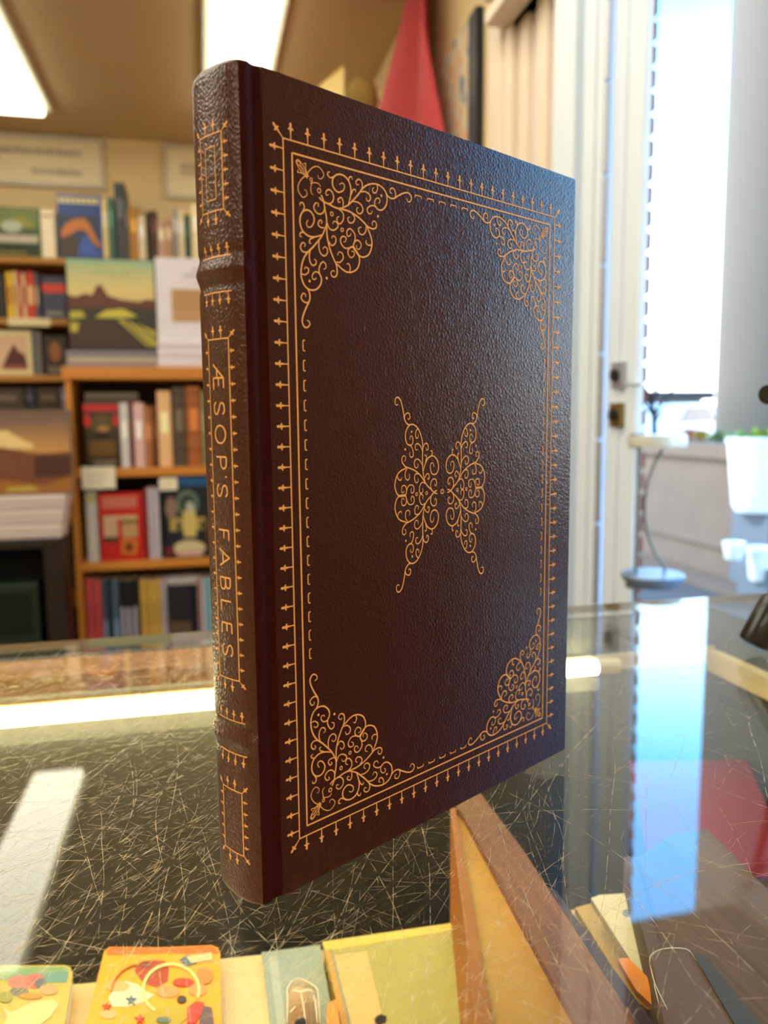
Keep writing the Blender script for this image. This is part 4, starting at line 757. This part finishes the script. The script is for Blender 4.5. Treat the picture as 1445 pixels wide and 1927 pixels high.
# ------------------------------------------------------------------ the leather book on the counter
BO = Vector((0.0157135, 0.2231143, 0.0)); BU = Vector((0.861411, 0.507908, 0.0))
H, T, W = .24, .024, .1559
US, BB = -.002, .005                           # shoulder of the spine and its bulge
def leather(name, c, coarse, strength, sx=1.0, rough=.34, spec=.5):
    m = bpy.data.materials.new(name); m.use_nodes = True; n = m.node_tree.nodes; l = m.node_tree.links; b = n['Principled BSDF']
    t = n.new('ShaderNodeTexCoord'); mp = n.new('ShaderNodeMapping'); mp.inputs['Scale'].default_value = (1, 1, sx); l.new(t.outputs['Object'], mp.inputs[0])
    wn = n.new('ShaderNodeTexNoise'); wn.inputs['Scale'].default_value = 60; wn.inputs['Detail'].default_value = 2; l.new(mp.outputs[0], wn.inputs['Vector'])
    ad = n.new('ShaderNodeMix'); ad.data_type = 'VECTOR'; ad.inputs[0].default_value = .0025; l.new(mp.outputs[0], ad.inputs[4]); l.new(wn.outputs['Color'], ad.inputs[5])
    v = n.new('ShaderNodeTexVoronoi'); v.feature = 'DISTANCE_TO_EDGE'; v.inputs['Scale'].default_value = coarse; l.new(ad.outputs[1], v.inputs['Vector'])
    cl = n.new('ShaderNodeMapRange'); cl.inputs[1].default_value = 0; cl.inputs[2].default_value = .35; l.new(v.outputs['Distance'], cl.inputs[0])
    n2 = n.new('ShaderNodeTexNoise'); n2.inputs['Scale'].default_value = coarse * .35; n2.inputs['Detail'].default_value = 5; l.new(mp.outputs[0], n2.inputs['Vector'])
    mx = n.new('ShaderNodeMath'); mx.operation = 'MULTIPLY_ADD'; mx.inputs[1].default_value = .45; l.new(cl.outputs[0], mx.inputs[0]); l.new(n2.outputs['Fac'], mx.inputs[2])
    bp = n.new('ShaderNodeBump'); bp.inputs['Strength'].default_value = strength; bp.inputs['Distance'].default_value = .0004; l.new(mx.outputs[0], bp.inputs['Height']); l.new(bp.outputs[0], b.inputs['Normal'])
    mr = n.new('ShaderNodeMapRange'); mr.inputs[3].default_value = .8; mr.inputs[4].default_value = 1.25; l.new(n2.outputs['Fac'], mr.inputs[0])
    cm = n.new('ShaderNodeMix'); cm.data_type = 'RGBA'; cm.blend_type = 'MULTIPLY'; cm.inputs[0].default_value = 1; cm.inputs[6].default_value = lin(c); l.new(mr.outputs[0], cm.inputs[7]); l.new(cm.outputs[2], b.inputs['Base Color'])
    b.inputs['Roughness'].default_value = rough; b.inputs['Specular IOR Level'].default_value = spec
    return m
m_lea = leather('oxblood_leather', (51, 11, 13), 620, .5, 1.0, .34, .26)
m_spl = leather('spine_leather', (66, 25, 11), 800, .6, .8, .30, .5)
m_joint = leather('joint_leather', (50, 14, 12), 750, .4, 1.0, .6, .04)
m_gold = mat('gilt', (234, 172, 98), .5, .08, var=.2, scale=1500, spec=.4, bump=.15, bscale=2500)
m_gilt = mat('gilt_page_edges', (196, 150, 70), .35, .7, var=.1, scale=200)
m_crease = mat('pale_crease', (150, 126, 132), .6, var=.4, scale=900)
bk = empty('leather_book', BO, (0, 0, math.atan2(BU.y, BU.x)))
fc = MB().box((.0034, 0, 0), (W, .0032, H), m_lea, .0009).build('front_cover', bk, True)
bc = MB().box((.0034, T - .0032, 0), (W, T, H), m_lea, .0009).build('back_cover', bk, True)
MB().box((.004, .0034, .0035), (W - .004, T - .0034, H - .0035), m_gilt, .0004).build('page_block', bk)
# spine with joints and two raised bands
def sprof(n=72):
    P = [(.0040, .0002), (.0030, .0007), (.0018, .0010), (.0006, .0008), (-.0004, .0003), (-.0012, .0001)]
    A = [(US - BB * math.sin(math.pi * q / n), T / 2 * (1 - math.cos(math.pi * q / n))) for q in range(n + 1)]
    A[0] = (US, .0000)
    return P, A, [(x, T - y) for x, y in P[::-1]]
P_, A_, Q_ = sprof(); full = P_ + A_ + Q_
arc = [0]
for q in range(1, len(A_)): arc.append(arc[-1] + math.hypot(A_[q][0] - A_[q - 1][0], A_[q][1] - A_[q - 1][1]))
BANDS = (.1866, .0508)
def bandh(v): return sum(.0008 * math.exp(-((v - b) / .0019) ** 2) - .00035 * math.exp(-((v - b - .0042) / .0012) ** 2) - .00035 * math.exp(-((v - b + .0042) / .0012) ** 2) for b in BANDS)
def spt(s, v, lift):                            # s: metres along the round of the spine from the front shoulder
    s = max(0.0, min(arc[-1] - 1e-9, s)); k = 0
    while arc[k + 1] < s: k += 1
    f = (s - arc[k]) / (arc[k + 1] - arc[k]); a, b = A_[k], A_[k + 1]; x, y = a[0] + (b[0] - a[0]) * f, a[1] + (b[1] - a[1]) * f
    th = math.acos(max(-1, min(1, 1 - 2 * y / T))); nx, ny = -math.sin(th) / BB, -math.cos(th) / (T / 2); L = math.hypot(nx, ny); nx, ny = nx / L, ny / L
    d = lift + bandh(v) * min(1, math.sin(th) * 4)
    return (x + nx * d, y + ny * d, v)
sm = MB(); rows = []; vs = sorted(set([0, .0004, .001, .002] + [H - q for q in (0, .0004, .001, .002)] + [i * .24 / 60 for i in range(1, 60)] + [b + q * .0005 for b in BANDS for q in range(-14, 15)]))
for v in vs:
    e = min(v, H - v); ins = .0009 * (1 - min(1, e / .002)) ** 2; row = []
    for x, y in P_: row.append((x + ins * .3, y + ins * .5, v))
    for q in range(len(A_)):
        px_ = spt(arc[q], v, 0); th = math.pi * q / (len(A_) - 1); row.append((px_[0] + ins * math.sin(th), px_[1] + ins * math.cos(th), v))
    for x, y in Q_: row.append((x + ins * .3, y - ins * .5, v))
    rows.append(row)
kj = len(P_) + 7
sm.grid([r[:kj + 1] for r in rows], m_joint); sm.grid([r[kj:] for r in rows], m_spl)
inn = [[(x + .0016 * (1 if abs(y - T / 2) < T / 2 - .002 else .3), y + (.0012 if y < T / 2 else -.0012) * (1 if abs(y - T / 2) > T / 2 - .004 else .5), z) for x, y, z in r] for r in (rows[0], rows[-1])]
sm.grid([inn[1], inn[0]], m_spl); sm.grid([rows[0], inn[0]], m_spl); sm.grid([inn[1], rows[-1]], m_spl)
sp = sm.build('spine', bk, True)

for nm in ('lobe', 'c17'): MOTIF[nm] = [((a + b) / 2 - .12, (a + b) / 2 + .12) if a > b - .24 else (a, b) for a, b in MOTIF[nm]]
# --- gilt tooling of the front cover
cf = lambda x, y, lf: (x * .001, -lf, y * .001)                # millimetres on the cover
UL, UR, VB, VT = 10.2, 141.0, 16.35, 222.75
def fleuron(mb, fn, x, y, ang, Ls=2.3, k=1.0, wd=.34):
    c, s = math.cos(ang), math.sin(ang); G = lambda a, b, lf: fn(x + a * c - b * s, y + a * s + b * c, lf)
    ribbon(mb, [(0, 0), (Ls * .5, 0), (Ls, 0)], wd * k, m_gold, G)
    mb_ = [(Ls * .55, .16), (Ls + .1 * k, .3), (Ls + .62 * k, .42), (Ls + .42 * k, .98), (Ls + .74 * k, 1.0), (Ls + 1.02 * k, .5), (Ls + 1.25 * k, .32), (Ls + 1.75 * k, .4), (Ls + 2.2 * k, .34), (Ls + 2.42 * k, 0)]
    pts = [(a, b * k) for a, b in mb_] + [(a, -b * k) for a, b in mb_[-2::-1]]
    ZO[0] += 1; lf = .00006 + (ZO[0] % 40) * 1.5e-6; n = len(mb_)
    # fan of quads along the axis keeps the outline simple
    top = [(a, b * k) for a, b in mb_]
    for q in range(n - 1):
        (a0, b0), (a1, b1) = top[q], top[q + 1]
        mb.face([G(a0, -b0, lf), G(a1, -b1, lf), G(a1, b1, lf), G(a0, b0, lf)], m_gold)
def line(mb, fn, a, b, wd, k=24): ribbon(mb, [(a[0] + (b[0] - a[0]) * q / k, a[1] + (b[1] - a[1]) * q / k) for q in range(k + 1)], wd, m_gold, fn)
fr = MB(); fr.keep = True
for (a, b) in (((UL, VB), (UL, VT)), ((UR, VB), (UR, VT)), ((UL, VT), (UR, VT)), ((UL, VB), (UR, VB))): line(fr, cf, a, b, .42)
for sx, sy, ang in ((UL, VT, 2.356), (UR, VT, .785), (UL, VB, 3.927), (UR, VB, 5.498)): fleuron(fr, cf, sx, sy, ang, 2.4)
nx_, nv_ = 22, 35
for q in range(nx_):
    x = UL + (q + .5) * (UR - UL) / nx_; x = 12.9 + q * (138.3 - 12.9) / (nx_ - 1); fleuron(fr, cf, x, VT, 1.5708); fleuron(fr, cf, x, VB, -1.5708)
for q in range(nv_):
    y = 19.1 + q * (220.0 - 19.1) / (nv_ - 1); fleuron(fr, cf, UL, y, 3.1416); fleuron(fr, cf, UR, y, 0)
fr.build('gilt_border', fc)
IL, IR, IB, IT = 13.2, 138.0, 19.45, 219.45
f2 = MB(); f2.keep = True
for (a, b) in (((IL, IB), (IL, IT)), ((IR, IB), (IR, IT)), ((IL, IT), (IR, IT)), ((IL, IB), (IR, IB))): line(f2, cf, a, b, .52)
f2.build('gilt_inner_frame', fc)
# corner scrollwork: one traced half, mirrored about the diagonal
def half(mb, G, strokes, wd=.44):
    for nm, pts in strokes.items():
        big = nm in ('main', 'tailb', 'lobe', 'tail', 'big'); ribbon(mb, smooth_path(pts, 5), wd * (1.12 if big else .95), m_gold, G, (1 if nm in ('main',) else .8, .55))
def corner(mb, G0):
    for sw in (False, True):
        G = (lambda x, y, lf: G0(y, x, lf)) if sw else G0
        half(mb, G, MOTIF); half(mb, G, BASE, .30)
        for c in DOTS.values(): disc(mb, c, .42, m_gold, G)
    disc(mb, RINGS['ring'], .62, m_gold, G0, .34); disc(mb, RINGS['fr'], .45, m_gold, G0, .3)
    disc(mb, ((RINGS['r1'][0] + RINGS['r1'][1]) / 2,) * 2, .5, m_gold, G0, .32); disc(mb, ((RINGS['r2'][0] + RINGS['r2'][1]) / 2,) * 2, .55, m_gold, G0, .32)
for cx_, cy_, sx, sy in ((IL, IT, 1, -1), (IR, IT, -1, -1), (IL, IB, 1, 1), (IR, IB, -1, 1)):
    mb = MB(); mb.keep = True; corner(mb, lambda x, y, lf, a=cx_, b=cy_, p=sx, q=sy: cf(a + p * x, b + q * y, lf)); mb.build('gilt_corner_scroll', fc)
# centre ornament: the same sprays meeting at a small ring
CX, CY = 75.7, 119.5
mb = MB(); mb.keep = True
R0 = (RINGS['ring'][0] + RINGS['ring'][1]) / 2
for sgn in (-1, 1):
    for sw in (False, True):
        def G(x, y, lf, s=sgn, w_=sw):
            if w_: x, y = y, x
            dx, dy = x - R0, y - R0; d = (dx + dy) * .7071 * .885 + 1.5; p = (dy - dx) * .7071 * 1.03
            return cf(CX + s * d, CY + p, lf)
        half(mb, G, {k_: v_ for k_, v_ in MOTIF.items() if k_ != 'b2'}, .42)
        for c in DOTS.values(): disc(mb, c, .42, m_gold, G)
    for rr in ('r1', 'r2'):
        d = ((RINGS[rr][0] + RINGS[rr][1]) / 2 - R0) * 1.4142 * .885 + 1.5; disc(mb, (CX + sgn * d, CY), .5, m_gold, cf, .3)
disc(mb, (CX, CY), .75, m_gold, cf, .34); mb.build('gilt_centre_ornament', fc)
# dashes with hooked ends inside the frame
def dash(x, y, ang):
    c, s = math.cos(ang), math.sin(ang); G = lambda a, b, lf: cf(x + a * c - b * s, y + a * s + b * c, lf)
    ribbon(dm, smooth_path([(-1.45, .75), (-1.5, .3), (-1.2, .02), (0, 0), (1.2, .02), (1.5, .3), (1.45, .75)], 4), .36, m_gold, G)
for side in range(4):
    dm = MB(); dm.keep = True
    if side < 2:
        y = 74.0
        while y < 169: dash((IL + 2.45, IR - 2.45)[side], y, (-1.5708, 1.5708)[side]); y += 5.78
    else:
        for q in range(5): dash(CX - 11.6 + q * 5.8, (IT - 2.45, IB + 2.45)[side - 2], (3.1416, 0)[side - 2])
    dm.build('gilt_dash_line', fc)
# fine cracks in the leather of the upper cover
mb = MB(); mb.keep = True; rc_ = random.Random(5)
def crack(x, y, L, w_):
    pts = []
    k = int(L / 2) + 2
    for q in range(k): pts.append((x, y)); y -= L / k; x += rc_.gauss(0, .22)
    for a in range(0, len(pts) - 2, 3):
        if rc_.random() < .55: ribbon(mb, pts[a:a + rc_.choice((2, 3, 4))], w_, m_crease, cf, (.3, .3), .00002)
for x, y, L in ((62, 222, 70), (63, 236, 14), (100, 228, 110), (91, 236, 50), (112, 232, 60), (97, 232, 26), (122, 228, 40), (84, 220, 60), (106, 215, 50), (70, 210, 40), (130, 225, 30)): crack(x, y, L, .16)
for q in range(60): crack(rc_.uniform(40, 135), rc_.uniform(120, 236), rc_.uniform(2, 9), .11)
mb.build('leather_crack', fc)
# --- gilt tooling of the spine (millimetres along the round, height)
sf = lambda s, v, lf: spt(s * .001, v * .001, lf)
mb = MB(); mb.keep = True
def panel(s0, s1, v0, v1, nf, top=True, bottom=True):
    line(mb, sf, (s0, v0), (s0, v1), .36, 60); line(mb, sf, (s1, v0), (s1, v1), .36, 60)
    for v, ang in ((v0, -1.5708), (v1, 1.5708)):
        line(mb, sf, (s0, v), (s1, v), .34, 20)
        for k in range(2): fleuron(mb, sf, s0 + (s1 - s0) * (.32 + .38 * k), v, ang, 1.7, .8, .3)
        fleuron(mb, sf, s0, v, math.atan2(math.sin(ang), -1), 1.3, .75, .3); fleuron(mb, sf, s1, v, math.atan2(math.sin(ang), 1), 1.3, .75, .3)
    for k in range(nf):
        v = v0 + (v1 - v0) * (k + .75) / (nf + .5); fleuron(mb, sf, s0, v, 3.1416, .5, .62, .3); fleuron(mb, sf, s1, v, 0, .5, .62, .3)
panel(7.25, 16.9, 202.1, 222.2, 5)
for a, b in (((10.0, 205.1), (10.0, 219)), ((14.3, 205.1), (14.3, 219)), ((10, 205.1), (14.3, 205.1)), ((10, 219), (14.3, 219))): line(mb, sf, a, b, .26, 20)
panel(7.1, 16.4, 69.4, 167.7, 21)
panel(7.6, 16.9, 15.0, 34.8, 5)
for v, ang in ((189.96, 1.5708), (180.35, -1.5708), (56.7, 1.5708), (46.4, -1.5708)):
    line(mb, sf, (5.4, v), (18.0, v), .34, 24)
    for k in range(4): fleuron(mb, sf, 6.6 + k * 3.3, v, ang, 1.6, .75, .3)
mb.build('gilt_spine_frame', sp)
# lettering: written down the spine, tops of the letters towards the front cover
GL = {'A': [[(-.5, 0), (0, 1)], [(0, 1), (.5, 0)], [(-.3, .36), (.3, .36)]],
      'AE': [[(-.72, 0), (.05, 1)], [(.05, 1), (.05, 0)], [(-.42, .38), (.05, .38)], [(.05, 1), (.62, 1)], [(.05, .52), (.5, .52)], [(.05, 0), (.68, 0)]],
      'S': [[(.33, .82), (.2, .97), (0, 1.0), (-.25, .93), (-.31, .74), (-.18, .58), (.1, .46), (.3, .3), (.28, .1), (.05, -.01), (-.2, .03), (-.36, .2)]],
      'O': [[(.5 * math.cos(q * math.pi / 12), .5 + .52 * math.sin(q * math.pi / 12)) for q in range(25)]],
      'P': [[(-.28, 0), (-.28, 1)], [(-.28, 1), (.08, 1), (.32, .9), (.38, .73), (.3, .55), (.05, .46), (-.28, .46)]],
      'F': [[(-.25, 0), (-.25, 1)], [(-.25, 1), (.33, 1)], [(-.25, .53), (.22, .53)]],
      'B': [[(-.3, 0), (-.3, 1)], [(-.3, 1), (.05, 1), (.27, .92), (.3, .75), (.2, .58), (-.3, .54)], [(-.3, .54), (.12, .53), (.37, .4), (.38, .2), (.22, .03), (-.3, 0)]],
      'L': [[(-.25, 1), (-.25, 0)], [(-.25, 0), (.34, 0)]], 'E': [[(-.27, 0), (-.27, 1)], [(-.27, 1), (.32, 1)], [(-.27, .53), (.22, .53)], [(-.27, 0), (.35, 0)]], "'": [[(0, 1.0), (.02, .86)]]}
mb = MB(); mb.keep = True
for ch, v in (('AE', 157.2), ('S', 148.4), ('O', 141.1), ('P', 133.3), ("'", 129.1), ('S', 125.0), ('F', 112.4), ('A', 105.6), ('B', 98.2), ('L', 91.5), ('E', 84.8), ('S', 78.0)):
    hh = 4.6; ww = 5.0; s_base = 14.1
    G = lambda a, b, lf, v=v: sf(s_base - b, v - a, lf)
    for st_ in GL[ch]:
        pts = [(x * ww, y * hh) for x, y in st_]
        pts = smooth_path(pts, 4) if len(pts) > 2 else [(pts[0][0] + (pts[1][0] - pts[0][0]) * q / 6, pts[0][1] + (pts[1][1] - pts[0][1]) * q / 6) for q in range(7)]
        ribbon(mb, pts, .5, m_gold, G)
mb.build('gilt_title', sp)
tag(bk, 'dark oxblood leather book with gilt scrollwork standing upright on the scratched glass top', 'book')
